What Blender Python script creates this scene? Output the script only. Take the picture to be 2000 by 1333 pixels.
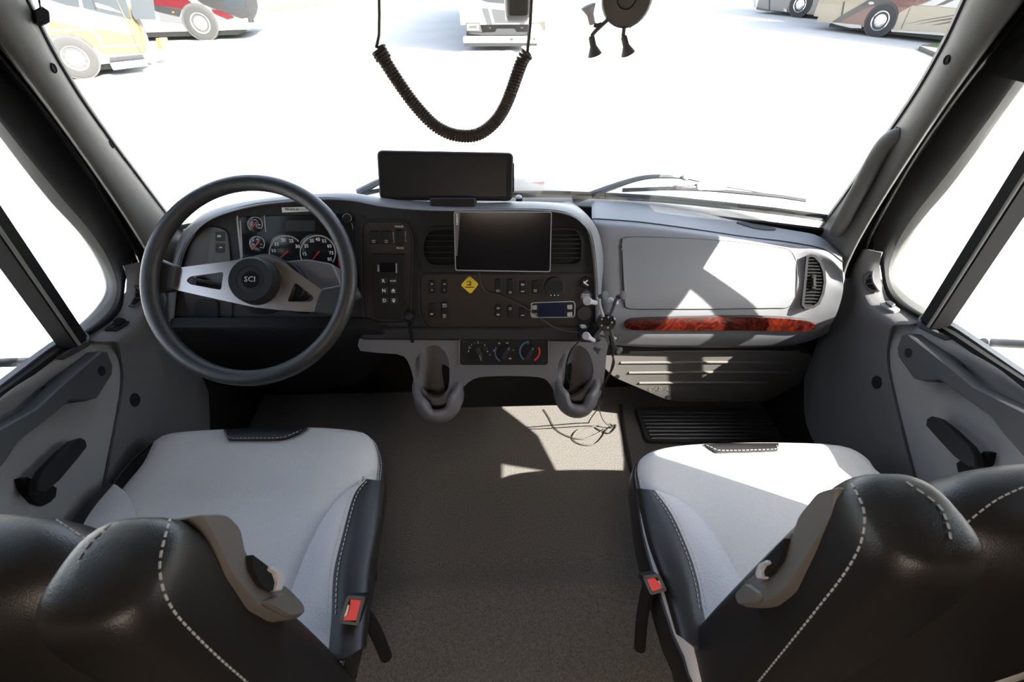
import bpy, bmesh, math, random
import numpy as np
from mathutils import Vector, Matrix

random.seed(7)
scene = bpy.context.scene
for o in list(bpy.data.objects):
    bpy.data.objects.remove(o)

# ------------------------------------------------------------------ camera
FPX = 889.0
def _axes(p, yaw, roll):
    p, yaw, roll = [math.radians(a) for a in (p, yaw, roll)]
    f = np.array([math.sin(yaw)*math.cos(p), math.cos(yaw)*math.cos(p), -math.sin(p)])
    r = np.array([math.cos(yaw), -math.sin(yaw), 0.0])
    u = np.cross(r, f)
    return r*math.cos(roll)+u*math.sin(roll), -r*math.sin(roll)+u*math.cos(roll), f
AX_R, AX_U, AX_F = _axes(41.0, 1.5, -0.25)
EYE = np.array([-0.02, 0.0, 1.40])
cam_data = bpy.data.cameras.new('camera')
cam = bpy.data.objects.new('camera', cam_data)
scene.collection.objects.link(cam)
cam_data.sensor_width = 36.0
cam_data.sensor_fit = 'HORIZONTAL'
cam_data.lens = FPX*36.0/2000.0
cam_data.clip_start = 0.02
cam_data.clip_end = 500
mw = Matrix.Identity(4)
for i, ax in enumerate((AX_R, AX_U, -AX_F)):
    for j in range(3):
        mw[j][i] = ax[j]
for j in range(3):
    mw[j][3] = EYE[j]
cam.matrix_world = mw
cam_data.dof.use_dof = True
cam_data.dof.focus_distance = 1.25
cam_data.dof.aperture_fstop = 9.0
scene.camera = cam

# ------------------------------------------------------------------ sky, sun, exposure
SUN_TRAVEL = Vector((-1.0, 0.60, -1.20)).normalized()
world = bpy.data.worlds.new('sky')
scene.world = world
world.use_nodes = True
wn = world.node_tree.nodes; wl = world.node_tree.links
sky = wn.new('ShaderNodeTexSky')
sky.sky_type = 'NISHITA'
sky.sun_disc = False
sky.sun_elevation = math.asin(-SUN_TRAVEL.z)
sky.sun_rotation = math.atan2(-SUN_TRAVEL.x, -SUN_TRAVEL.y)
sky.air_density = 1.0; sky.dust_density = 2.0; sky.ozone_density = 1.0
hs = wn.new('ShaderNodeHueSaturation'); hs.inputs['Saturation'].default_value = 0.62
wl.new(sky.outputs[0], hs.inputs['Color']); wl.new(hs.outputs[0], wn['Background'].inputs[0])
wn['Background'].inputs[1].default_value = 0.145
sun_data = bpy.data.lights.new('sun', 'SUN')
sun_data.energy = 8.0
sun_data.angle = math.radians(0.53)
sun_data.color = (1.0, 0.955, 0.88)
sun = bpy.data.objects.new('sun', sun_data)
scene.collection.objects.link(sun)
sun.location = (6, -4, 9)
sun.rotation_euler = SUN_TRAVEL.to_track_quat('-Z', 'Y').to_euler()
vs = scene.view_settings
vs.view_transform = 'Standard'
vs.look = 'None'
vs.gamma = 1.0
vs.use_curve_mapping = False
vs.exposure = 3.05
scene.cycles.use_denoising = True
scene.cycles.max_bounces = 10
scene.cycles.diffuse_bounces = 5
scene.cycles.transparent_max_bounces = 24
scene.cycles.sample_clamp_indirect = 6.0

lamp_data = bpy.data.lights.new('coach_ceiling_lamp', 'AREA')
lamp_data.energy = 2.4; lamp_data.size = 0.5; lamp_data.color = (1.0, 0.82, 0.66)
lamp = bpy.data.objects.new('coach_ceiling_lamp', lamp_data)
scene.collection.objects.link(lamp)
lamp.location = (0.0, -1.0, 1.55)

# ------------------------------------------------------------------ points from the picture's rays
def ray(px, py):
    return AX_F + AX_R*((px-1000.0)/FPX) - AX_U*((py-666.5)/FPX)
def at(px, py, X=None, Y=None, Z=None, d=None):
    v = ray(px, py)
    if X is not None: t = (X-EYE[0])/v[0]
    elif Y is not None: t = (Y-EYE[1])/v[1]
    elif Z is not None: t = (Z-EYE[2])/v[2]
    else: t = d
    return Vector(EYE+v*t)
class Pl:
    def __init__(s, p0, n):
        s.p0 = np.array(p0, float); n = np.array(n, float); s.n = n/np.linalg.norm(n)
        if np.dot(s.n, EYE-s.p0) < 0: s.n = -s.n
    def __call__(s, px, py, off=0.0):
        v = ray(px, py); p = s.p0+s.n*off
        t = np.dot(p-EYE, s.n)/np.dot(v, s.n)
        return Vector(EYE+v*t)
    def ortho(s, px, py, off=0.0):
        return s(px, py)+Vector(s.n)*off
def MX(P):
    return Vector((-P[0], P[1], P[2]))

# ------------------------------------------------------------------ materials
MATS = {}
def mat(name, col, rough=0.6, metal=0.0, bump=None, mottle=None, spec=0.5, coat=0.0, emit=None, stretch=None):
    m = bpy.data.materials.new(name); m.use_nodes = True
    nt = m.node_tree; b = nt.nodes['Principled BSDF']
    b.inputs['Base Color'].default_value = (*col, 1)
    b.inputs['Roughness'].default_value = rough
    b.inputs['Metallic'].default_value = metal
    b.inputs['Specular IOR Level'].default_value = spec
    b.inputs['Coat Weight'].default_value = coat
    if emit:
        b.inputs['Emission Color'].default_value = (*emit[0], 1); b.inputs['Emission Strength'].default_value = emit[1]
    if bump or mottle:
        tc = nt.nodes.new('ShaderNodeTexCoord'); mp = nt.nodes.new('ShaderNodeMapping')
        nt.links.new(tc.outputs['Object'], mp.inputs[0])
        if stretch: mp.inputs['Scale'].default_value = stretch
    if mottle:
        sc, amt = mottle
        n = nt.nodes.new('ShaderNodeTexNoise'); n.inputs['Scale'].default_value = sc; n.inputs['Detail'].default_value = 6
        r = nt.nodes.new('ShaderNodeValToRGB')
        r.color_ramp.elements[0].position = 0.3; r.color_ramp.elements[1].position = 0.7
        r.color_ramp.elements[0].color = (*[c*(1-amt) for c in col], 1)
        r.color_ramp.elements[1].color = (*[min(1, c*(1+amt)) for c in col], 1)
        nt.links.new(mp.outputs[0], n.inputs['Vector']); nt.links.new(n.outputs[0], r.inputs[0]); nt.links.new(r.outputs[0], b.inputs['Base Color'])
    if bump:
        sc, st = bump
        n = nt.nodes.new('ShaderNodeTexNoise'); n.inputs['Scale'].default_value = sc; n.inputs['Detail'].default_value = 3
        bp = nt.nodes.new('ShaderNodeBump'); bp.inputs['Strength'].default_value = st; bp.inputs['Distance'].default_value = 0.002
        nt.links.new(mp.outputs[0], n.inputs['Vector']); nt.links.new(n.outputs[0], bp.inputs['Height']); nt.links.new(bp.outputs[0], b.inputs['Normal'])
    MATS[name] = m
    return m
DASH = mat('grey_dash_plastic', (0.150, 0.153, 0.163), 0.46, bump=(900, .25))
CHAR = mat('charcoal_plastic', (0.026, 0.026, 0.028), 0.6, bump=(900, .25), spec=.2)
BLACK = mat('black_plastic', (0.013, 0.013, 0.014), 0.5, bump=(700, .15), spec=.2)
GLOSSB = mat('gloss_black', (0.012, 0.012, 0.013), 0.16)
SCREEN = mat('dark_screen', (0.008, 0.008, 0.010), 0.14, spec=0.18)
MATTESCREEN = mat('matte_dark_screen', (0.012, 0.012, 0.012), 0.38, spec=0.3)
CONS = mat('console_plastic', (0.120, 0.117, 0.126), 0.5, bump=(900, .25))
DOORM_SHADED = mat('door_vinyl_shaded', (0.11, 0.107, 0.110), 0.6, bump=(700, .35))  # same vinyl as the door, footwell shade put into the darker colour
COVER = mat('filter_cover_plastic', (0.105, 0.097, 0.091), 0.6, bump=(900, .3))
DOORM = mat('door_vinyl', (0.235, 0.228, 0.232), 0.6, bump=(700, .35))
PULL = mat('door_pull_rubber', (0.050, 0.052, 0.058), 0.5, bump=(600, .25))
PILLAR = mat('pillar_plastic', (0.085, 0.081, 0.074), 0.5, bump=(800, .2))
GRILLE = mat('dark_aluminium', (0.09, 0.09, 0.09), 0.35, metal=.6)
RUBBER = mat('black_rubber', (0.009, 0.009, 0.009), 0.8, spec=.2)
FRAME = mat('door_frame_paint', (0.010, 0.010, 0.010), 0.7, spec=.2)
SLIVER = mat('glass_run_seal', (0.16, 0.16, 0.15), 0.5)
LEATH = mat('black_leather', (0.013, 0.0115, 0.011), 0.40, bump=(650, .22))
SEATG = mat('grey_seat_fabric', (0.57, 0.55, 0.53), 0.75, bump=(1500, .4), mottle=(300, .06))
SEATI = mat('light_grey_leather', (0.50, 0.49, 0.50), 0.5, bump=(240, .5))
THREAD = mat('pale_thread', (0.42, 0.40, 0.38), 0.8)
CARPET = mat('dark_grey_carpet', (0.128, 0.118, 0.109), 0.95, bump=(420, 1.0), mottle=(260, .35), spec=0.1)
BIND = mat('carpet_binding', (0.030, 0.027, 0.025), 0.9)
CHROME = mat('chrome', (0.85, 0.85, 0.86), 0.08, metal=1)
BRUSH = mat('brushed_metal', (0.66, 0.60, 0.55), 0.27, metal=1, bump=(60, .05), stretch=(1, 60, 60))
ALU = mat('aluminium', (0.55, 0.55, 0.55), 0.32, metal=1, bump=(90, .08))
WHITE = mat('white_print', (0.75, 0.75, 0.75), 0.6)
GREYP = mat('grey_print', (0.34, 0.34, 0.36), 0.6)
REDP = mat('red_plastic', (0.72, 0.045, 0.05), 0.4)
NEEDLE = mat('red_needle', (0.55, 0.03, 0.02), 0.5)
BLUEP = mat('blue_print', (0.06, 0.19, 0.34), 0.6)
YELLOW = mat('yellow_sign', (0.80, 0.56, 0.02), 0.4)
LABELW = mat('white_label', (0.68, 0.68, 0.66), 0.6)
SILV = mat('silver_plastic', (0.30, 0.30, 0.31), 0.4)
TONGUE = mat('pale_grey_plastic', (0.42, 0.42, 0.44), 0.4)
BEZEL = mat('taupe_plastic', (0.115, 0.105, 0.098), 0.5, bump=(700, .2))
CORD = mat('brown_black_rubber', (0.050, 0.038, 0.034), 0.55)
GRIPW = mat('pale_rubber', (0.42, 0.40, 0.40), 0.6)
GRIPD = mat('dark_rubber', (0.07, 0.065, 0.065), 0.6)
CONC = mat('pale_concrete', (0.30, 0.295, 0.285), 0.9, mottle=(0.7, .06))
CURBM = mat('curb_concrete', (0.06, 0.055, 0.05), 0.9, mottle=(4, .1))
GRASS = mat('grass', (0.055, 0.085, 0.02), 0.9, mottle=(3, .4))
ASPH = mat('asphalt', (0.06, 0.06, 0.06), 0.9, mottle=(3, .15))
TYRE = mat('tyre_rubber', (0.017, 0.0165, 0.016), 0.8)
HOODP = mat('truck_paint', (0.012, 0.012, 0.014), 0.35, spec=.3)
LINER = mat('coach_lining', (0.34, 0.31, 0.28), 0.8)
def burl(name, dark, light, rough):
    m = mat(name, light, rough, coat=0.5 if rough < .3 else 0.1); nt = m.node_tree; b = nt.nodes['Principled BSDF']
    tc = nt.nodes.new('ShaderNodeTexCoord'); n1 = nt.nodes.new('ShaderNodeTexNoise'); n1.inputs['Scale'].default_value = 34
    n1.inputs['Detail'].default_value = 8; n1.inputs['Distortion'].default_value = 2.2; n1.inputs['Roughness'].default_value = .65
    r = nt.nodes.new('ShaderNodeValToRGB'); r.color_ramp.elements[0].position = .36; r.color_ramp.elements[1].position = .66
    r.color_ramp.elements[0].color = (*dark, 1); r.color_ramp.elements[1].color = (*light, 1)
    nt.links.new(tc.outputs['Object'], n1.inputs['Vector']); nt.links.new(n1.outputs[0], r.inputs[0]); nt.links.new(r.outputs[0], b.inputs['Base Color'])
    return m
BURL = burl('red_burl_wood', (0.015, 0.002, 0.0015), (0.115, 0.013, 0.005), 0.25)
BURLD = burl('dark_burl_wood', (0.004, 0.0022, 0.002), (0.016, 0.005, 0.0035), 0.5)
def glassmat(name, tint, refl):
    m = bpy.data.materials.new(name); m.use_nodes = True; nt = m.node_tree
    for n in list(nt.nodes): nt.nodes.remove(n)
    out = nt.nodes.new('ShaderNodeOutputMaterial'); mix = nt.nodes.new('ShaderNodeMixShader')
    tr = nt.nodes.new('ShaderNodeBsdfTransparent'); gl = nt.nodes.new('ShaderNodeBsdfGlossy'); fr = nt.nodes.new('ShaderNodeFresnel')
    ml = nt.nodes.new('ShaderNodeMath'); ml.operation = 'MULTIPLY'; ml.inputs[1].default_value = refl
    tr.inputs[0].default_value = (*tint, 1); gl.inputs['Roughness'].default_value = 0.02; fr.inputs[0].default_value = 1.45
    nt.links.new(fr.outputs[0], ml.inputs[0]); nt.links.new(ml.outputs[0], mix.inputs[0])
    nt.links.new(tr.outputs[0], mix.inputs[1]); nt.links.new(gl.outputs[0], mix.inputs[2]); nt.links.new(mix.outputs[0], out.inputs[0])
    return m
GLASS = glassmat('window_glass', (0.97, 0.98, 0.975), 0.6)

# ------------------------------------------------------------------ mesh helpers
WLOC = {}
def wl_of(o):
    return WLOC.get(o.name, Vector((0, 0, 0))) if o else Vector((0, 0, 0))
def mk(name, verts, faces, m, parent=None, smooth=True, sharp=38):
    org = wl_of(parent)
    me = bpy.data.meshes.new(name)
    me.from_pydata([tuple(Vector(v)-org) for v in verts], [], faces)
    bm = bmesh.new(); bm.from_mesh(me)
    bmesh.ops.remove_doubles(bm, verts=bm.verts, dist=1e-6)
    bmesh.ops.recalc_face_normals(bm, faces=bm.faces)
    bm.to_mesh(me); bm.free()
    if smooth:
        for p in me.polygons: p.use_smooth = True
        try: me.set_sharp_from_angle(angle=math.radians(sharp))
        except Exception: pass
    me.materials.append(m)
    o = bpy.data.objects.new(name, me)
    scene.collection.objects.link(o)
    if parent:
        o.parent = parent
    WLOC[o.name] = org
    return o
def thing(name, label, cat, loc=(0, 0, 0), group=None):
    o = bpy.data.objects.new(name, None); scene.collection.objects.link(o)
    o.empty_display_size = 0.05
    o.location = loc; WLOC[o.name] = Vector(loc)
    o['label'] = label; o['category'] = cat
    if group: o['group'] = group
    return o
def tag(o, label, cat, group=None):
    o['label'] = label; o['category'] = cat
    if group: o['group'] = group
    return o
def struct(o):
    o['kind'] = 'structure'; return o
def stuff(o):
    o['kind'] = 'stuff'; return o
def cr(pts, n):
    """Catmull-Rom resample of a polyline, n steps per span"""
    pts = [np.array(p, float) for p in pts]; out = []
    for i in range(len(pts)-1):
        p0 = pts[i-1] if i > 0 else 2*pts[0]-pts[1]
        p1, p2 = pts[i], pts[i+1]
        p3 = pts[i+2] if i+2 < len(pts) else 2*pts[-1]-pts[-2]
        for k in range(n):
            t = k/n
            out.append(0.5*((2*p1)+(p2-p0)*t+(2*p0-5*p1+4*p2-p3)*t*t+(3*p1-p0-3*p2+p3)*t**3))
    out.append(pts[-1])
    return out
def sheet_grid(rows, nu=3, nv=3, lin=False):
    g = [cr(r, nu) for r in rows]
    cols = []
    for j in range(len(g[0])):
        c = [r[j] for r in g]
        if lin or nv == 1:
            cc = []
            for i in range(len(c)-1):
                for k in range(nv): cc.append(c[i]+(c[i+1]-c[i])*k/nv)
            cc.append(c[-1])
        else: cc = cr(c, nv)
        cols.append(cc)
    return [[cols[j][i] for j in range(len(cols))] for i in range(len(cols[0]))]
def sheet(name, rows, m, parent=None, nu=3, nv=3, thick=0.004, lin=False, away=None, sharp=38):
    G = np.array(sheet_grid(rows, nu, nv, lin))
    a, b = G.shape[:2]
    du = np.gradient(G, axis=1); dv = np.gradient(G, axis=0)
    N = np.cross(du, dv); L = np.linalg.norm(N, axis=2, keepdims=True); N = N/np.maximum(L, 1e-9)
    ref = EYE if away is None else np.array(away)
    s = np.sum(N*(ref-G), axis=2).mean()
    if s < 0: N = -N
    B = G-N*thick
    V = [tuple(p) for p in G.reshape(-1, 3)]+[tuple(p) for p in B.reshape(-1, 3)]
    F = []; o = a*b
    for i in range(a-1):
        for j in range(b-1):
            q = (i*b+j, i*b+j+1, (i+1)*b+j+1, (i+1)*b+j)
            F.append(q); F.append(tuple(o+k for k in reversed(q)))
    rim = [j for j in range(b)]+[i*b+b-1 for i in range(1, a)]+[(a-1)*b+j for j in range(b-2, -1, -1)]+[i*b for i in range(a-2, 0, -1)]
    for k in range(len(rim)):
        p, q = rim[k], rim[(k+1) % len(rim)]
        F.append((p, q, o+q, o+p))
    return mk(name, V, F, m, parent, sharp=sharp)
def tube_mesh(pts, r, seg=8, closed=False, rfun=None):
    P = [Vector(p) for p in pts]; n = len(P); V = []; F = []
    up = None
    for i in range(n):
        if closed: t = P[(i+1) % n]-P[i-1]
        else: t = P[min(i+1, n-1)]-P[max(i-1, 0)]
        t.normalize()
        if up is None:
            up = t.orthogonal().normalized()
        up = (up-t*up.dot(t))
        if up.length < 1e-6: up = t.orthogonal()
        up.normalize(); w = t.cross(up)
        rr_ = r if rfun is None else rfun(i/(n-1))
        for k in range(seg):
            a = 2*math.pi*k/seg
            V.append(P[i]+(up*math.cos(a)+w*math.sin(a))*rr_)
    m = n if closed else n-1
    for i in range(m):
        for k in range(seg):
            a, b = i*seg+k, i*seg+(k+1) % seg
            c, d = ((i+1) % n)*seg+(k+1) % seg, ((i+1) % n)*seg+k
            F.append((a, b, c, d))
    if not closed:
        F.append(tuple(range(seg-1, -1, -1))); F.append(tuple((n-1)*seg+k for k in range(seg)))
    return V, F
def tube(name, pts, r, m, parent=None, seg=8, sub=0, closed=False, rfun=None):
    if sub: pts = cr(pts, sub)
    V, F = tube_mesh(pts, r, seg, closed, rfun)
    return mk(name, V, F, m, parent)
def frame_of(n, xref=(1, 0, 0)):
    n = Vector(n).normalized(); x = Vector(xref); x = (x-n*x.dot(n)).normalized()
    return x, n.cross(x), n
def lathe(name, c, axis, prof, m, parent=None, seg=24, xref=(1, 0, 0), sharp=38):
    """prof: list of (radius, height along axis)"""
    x, y, n = frame_of(axis, xref) if abs(Vector(axis).normalized().dot(Vector(xref))) < .95 else frame_of(axis, (0, 1, 0))
    V = []; F = []; c = Vector(c)
    for (r, h) in prof:
        for k in range(seg):
            a = 2*math.pi*k/seg
            V.append(c+n*h+(x*math.cos(a)+y*math.sin(a))*max(r, 1e-5))
    for i in range(len(prof)-1):
        for k in range(seg):
            F.append((i*seg+k, i*seg+(k+1) % seg, (i+1)*seg+(k+1) % seg, (i+1)*seg+k))
    F.append(tuple(range(seg-1, -1, -1))); F.append(tuple((len(prof)-1)*seg+k for k in range(seg)))
    return mk(name, V, F, m, parent, sharp=sharp)
def rr(x0, y0, x1, y1, r=3, n=3):
    P = []
    for cx, cy, a0 in ((x1-r, y0+r, -90), (x1-r, y1-r, 0), (x0+r, y1-r, 90), (x0+r, y0+r, 180)):
        for k in range(n+1):
            a = math.radians(a0+90*k/n); P.append((cx+r*math.cos(a), cy+r*math.sin(a)))
    return P
def quad_r(q, r=4, n=3):
    """rounded quadrilateral, corners in order"""
    P = []; q = [np.array(p, float) for p in q]; L = len(q)
    for i in range(L):
        a, b, c = q[i-1], q[i], q[(i+1) % L]
        u = (a-b)/np.linalg.norm(a-b); v = (c-b)/np.linalg.norm(c-b)
        rr_ = min(r, .45*np.linalg.norm(a-b), .45*np.linalg.norm(c-b))
        p, s = b+u*rr_, b+v*rr_
        for k in range(n+1):
            t = k/n; P.append(tuple((1-t)**2*p+2*t*(1-t)*b+t*t*s))
    return P
def el(cx, cy, rx, ry, n=24):
    return [(cx+rx*math.cos(2*math.pi*k/n), cy+ry*math.sin(2*math.pi*k/n)) for k in range(n)]
def inset(P, d):
    P = [np.array(p, float) for p in P]; n = len(P); out = []
    A = sum(P[i][0]*P[(i+1) % n][1]-P[(i+1) % n][0]*P[i][1] for i in range(n))
    s = 1 if A > 0 else -1
    for i in range(n):
        e1 = P[i]-P[i-1]; e2 = P[(i+1) % n]-P[i]
        e1 = e1/max(np.linalg.norm(e1), 1e-9); e2 = e2/max(np.linalg.norm(e2), 1e-9)
        n1 = np.array([-e1[1], e1[0]])*s; n2 = np.array([-e2[1], e2[0]])*s
        b = n1+n2; l = np.linalg.norm(b)
        b = b/l if l > 1e-6 else n1
        out.append(tuple(P[i]+b*d/max(.5, np.dot(b, n1))))
    return out
def solid(loops, name, m, parent=None, sharp=30):
    """loops of equal count, first and last are capped"""
    V = []; F = []; n = len(loops[0])
    for L in loops: V += list(L)
    for i in range(len(loops)-1):
        for k in range(n):
            F.append((i*n+k, i*n+(k+1) % n, (i+1)*n+(k+1) % n, (i+1)*n+k))
    F.append(tuple(range(n-1, -1, -1))); F.append(tuple((len(loops)-1)*n+k for k in range(n)))
    return mk(name, V, F, m, parent, sharp=sharp)
def slab(name, out, pl, o0, o1, m, parent=None, bev=1.0, tf=None):
    """outline in picture points laid on plane pl, standing from offset o0 to o1"""
    hb = min(abs(o1-o0)*.5, bev*.0013)
    A = [pl.ortho(x, y, o0) for x, y in out]
    loops = [A]
    if bev > 0:
        loops.append([pl.ortho(x, y, o1-hb) for x, y in out])
        loops.append([pl.ortho(x, y, o1) for x, y in inset(out, bev)])
    else:
        loops.append([pl.ortho(x, y, o1) for x, y in out])
    if tf: loops = [[tf(p) for p in L] for L in loops]
    return solid(loops, name, m, parent)
def ring_slab(name, out, inn, pl, o0, o1, m, parent=None, tf=None):
    """frame between two outlines of equal count"""
    n = len(out)
    V = [pl.ortho(x, y, o) for o in (o0, o1) for L in (out, inn) for x, y in L]
    if tf: V = [tf(p) for p in V]
    F = []
    for k in range(n):
        j = (k+1) % n
        F += [(k, j, 2*n+j, 2*n+k), (n+k, n+j, 3*n+j, 3*n+k), (2*n+k, 2*n+j, 3*n+j, 3*n+k), (k, j, n+j, n+k)]
    return mk(name, V, F, m, parent, sharp=30)
def holed(name, out, holes, pl, o0, o1, m, parent=None):
    """flat plate with holes, traced on plane pl"""
    bm = bmesh.new(); org = wl_of(parent)
    edges = []
    for L in [out]+holes:
        vs_ = [bm.verts.new(pl.ortho(x, y, o0)-org) for x, y in L]
        for k in range(len(vs_)): edges.append(bm.edges.new((vs_[k], vs_[(k+1) % len(vs_)])))
    r = bmesh.ops.triangle_fill(bm, edges=edges, use_beauty=True, normal=Vector(pl.n))
    ex = bmesh.ops.extrude_face_region(bm, geom=list(bm.faces))
    nv = [g for g in ex['geom'] if isinstance(g, bmesh.types.BMVert)]
    bmesh.ops.translate(bm, verts=nv, vec=Vector(pl.n)*(o1-o0))
    bmesh.ops.recalc_face_normals(bm, faces=bm.faces)
    me = bpy.data.meshes.new(name); bm.to_mesh(me); bm.free(); me.materials.append(m)
    o = bpy.data.objects.new(name, me); scene.collection.objects.link(o)
    if parent: o.parent = parent
    WLOC[o.name] = org
    return o
def loft(name, secs, m, parent=None, n=28, sub=3):
    """secs: (cx, cy, z, half x, half y, power) superellipse sections"""
    S = cr(secs, sub); loops = []
    for cx, cy, z, hx, hy, pw in S:
        L = []
        for k in range(n):
            a = 2*math.pi*k/n; c, s = math.cos(a), math.sin(a)
            L.append(Vector((cx+hx*math.copysign(abs(c)**(2/pw), c), cy+hy*math.copysign(abs(s)**(2/pw), s), z)))
        loops.append(L)
    return solid(loops, name, m, parent, sharp=60)
_font = None
def text(body, c, xd, yd, size, m, parent=None, name='lettering', ext=0.0003, bold=0.0, space=1.0):
    cu = bpy.data.curves.new('t', 'FONT'); cu.body = body; cu.size = 1.0; cu.align_x = 'CENTER'; cu.align_y = 'CENTER'
    cu.extrude = ext/size; cu.offset = bold; cu.resolution_u = 2; cu.space_character = space
    o = bpy.data.objects.new('t', cu); scene.collection.objects.link(o)
    dg = bpy.context.evaluated_depsgraph_get()
    me0 = bpy.data.meshes.new_from_object(o.evaluated_get(dg))
    V = [v.co.copy() for v in me0.vertices]; F = [tuple(p.vertices) for p in me0.polygons]
    bpy.data.objects.remove(o); bpy.data.curves.remove(cu); bpy.data.meshes.remove(me0)
    x = Vector(xd).normalized()*size; y = Vector(yd).normalized()*size; n = x.cross(y).normalized()*size
    c = Vector(c)
    return mk(name, [c+x*v.x+y*v.y+n*v.z for v in V], F, m, parent, smooth=False)
def ptext(body, px, py, hpx, pl, off, m, parent=None, name='lettering', rot=0, bold=0.0, space=1.0):
    """text centred on picture point px,py of height hpx on plane pl"""
    a = math.radians(rot)
    c = pl.ortho(px, py, off)
    xd = pl.ortho(px+5*math.cos(a), py+5*math.sin(a), off)-c
    yd = pl.ortho(px+5*math.sin(a), py-5*math.cos(a), off)-c
    n = Vector(pl.n)
    yd2 = n.cross(xd)
    if yd2.dot(yd) < 0: yd2 = -yd2
    size = hpx*yd.length/5/0.70
    return text(body, c, xd, yd2, size, m, parent, name, bold=bold, space=space)
def pdisc(name, px, py, rpx, pl, o0, o1, m, parent=None, seg=24):
    c = pl.ortho(px, py); e = pl.ortho(px+rpx, py)
    r = (e-c).length
    return lathe(name, c, pl.n, [(r, o0), (r, o1-(o1-o0)*.25), (r*.93, o1)], m, parent, seg)

from mathutils.bvhtree import BVHTree
# ================================================================== STRUCTURE
def sroot(name, loc=(0, 0, 0)):
    o = bpy.data.objects.new(name, None); scene.collection.objects.link(o); o.location = loc
    WLOC[o.name] = Vector(loc); o['kind'] = 'structure'; return o
def box(name, x0, y0, z0, x1, y1, z1, m, parent=None, bev=0.0):
    V = [(x, y, z) for x in (x0, x1) for y in (y0, y1) for z in (z0, z1)]
    F = [(0, 1, 3, 2), (4, 6, 7, 5), (0, 4, 5, 1), (2, 3, 7, 6), (0, 2, 6, 4), (1, 5, 7, 3)]
    o = mk(name, V, F, m, parent, smooth=False)
    if bev:
        bm = bmesh.new(); bm.from_mesh(o.data)
        bmesh.ops.bevel(bm, geom=list(bm.edges), offset=bev, segments=2, profile=.6, affect='EDGES')
        bm.to_mesh(o.data); bm.free()
        for p in o.data.polygons: p.use_smooth = True
        o.data.set_sharp_from_angle(angle=math.radians(50))
    return o
GZ = -1.2
FZ = .05     # cab floor height
ground = struct(box('ground', -90, -60, GZ-.3, 90, 140, GZ, CONC))
# cab floor: carpet with a low rise behind the seats
fx = [-1.0, -.5, 0, .5, 1.0]
frows = [[(x, y, z+FZ) for x in fx] for y, z in ((1.26, 0), (.9, 0), (.60, 0.0), (.545, .004), (.52, .018), (.48, .022), (.2, .02), (-.8, .02), (-2.6, .02))]
floor = struct(sheet('floor', frows, CARPET, None, 1, 1, .03, lin=True, sharp=60))
bpts = [at(1213, 792, Z=FZ+.004), at(1219, 840, Z=FZ+.004), at(1230, 900, Z=FZ+.004), at(1247, 965, Z=FZ+.004), at(1275, 1060, Z=FZ+.004)]
tube('carpet_binding', bpts, 0.006, BIND, floor, 6, 4)

ceiling = struct(box('ceiling', -1.06, -2.62, 1.62, 1.06, .80, 1.66, LINER))
wall_back = struct(box('wall_back', -1.06, -2.66, -.05, 1.06, -2.6, 1.66, LINER))
def wy(x, z):   # the curved, raked windscreen surface
    return 1.375-.20*(x/.92)**2-.37*(z-.80)
gx = [-.98, -.9, -.6, -.3, 0, .3, .6, .9, .98]
window_1 = struct(sheet('window_1', [[(x, wy(x, z), z) for x in gx] for z in (.72, .9, 1.1, 1.3, 1.5)], GLASS, None, 2, 1, .006))
wall_front = struct(sheet('wall_front', [[(x, 1.255, z) for x in gx] for z in (-.02, .3, .55)]+[[(x, max(wy(x, .775)-.012, 1.1), .775) for x in gx]], RUBBER, None, 2, 2, .01, lin=True))
hd = struct(sheet('trim_5', [[(x, wy(x, 1.46)-.01, 1.46) for x in gx], [(x, wy(x, 1.46)-.10, 1.52) for x in gx], [(x, .78, 1.63) for x in gx]], PILLAR, None, 2, 1, .02))

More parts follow.
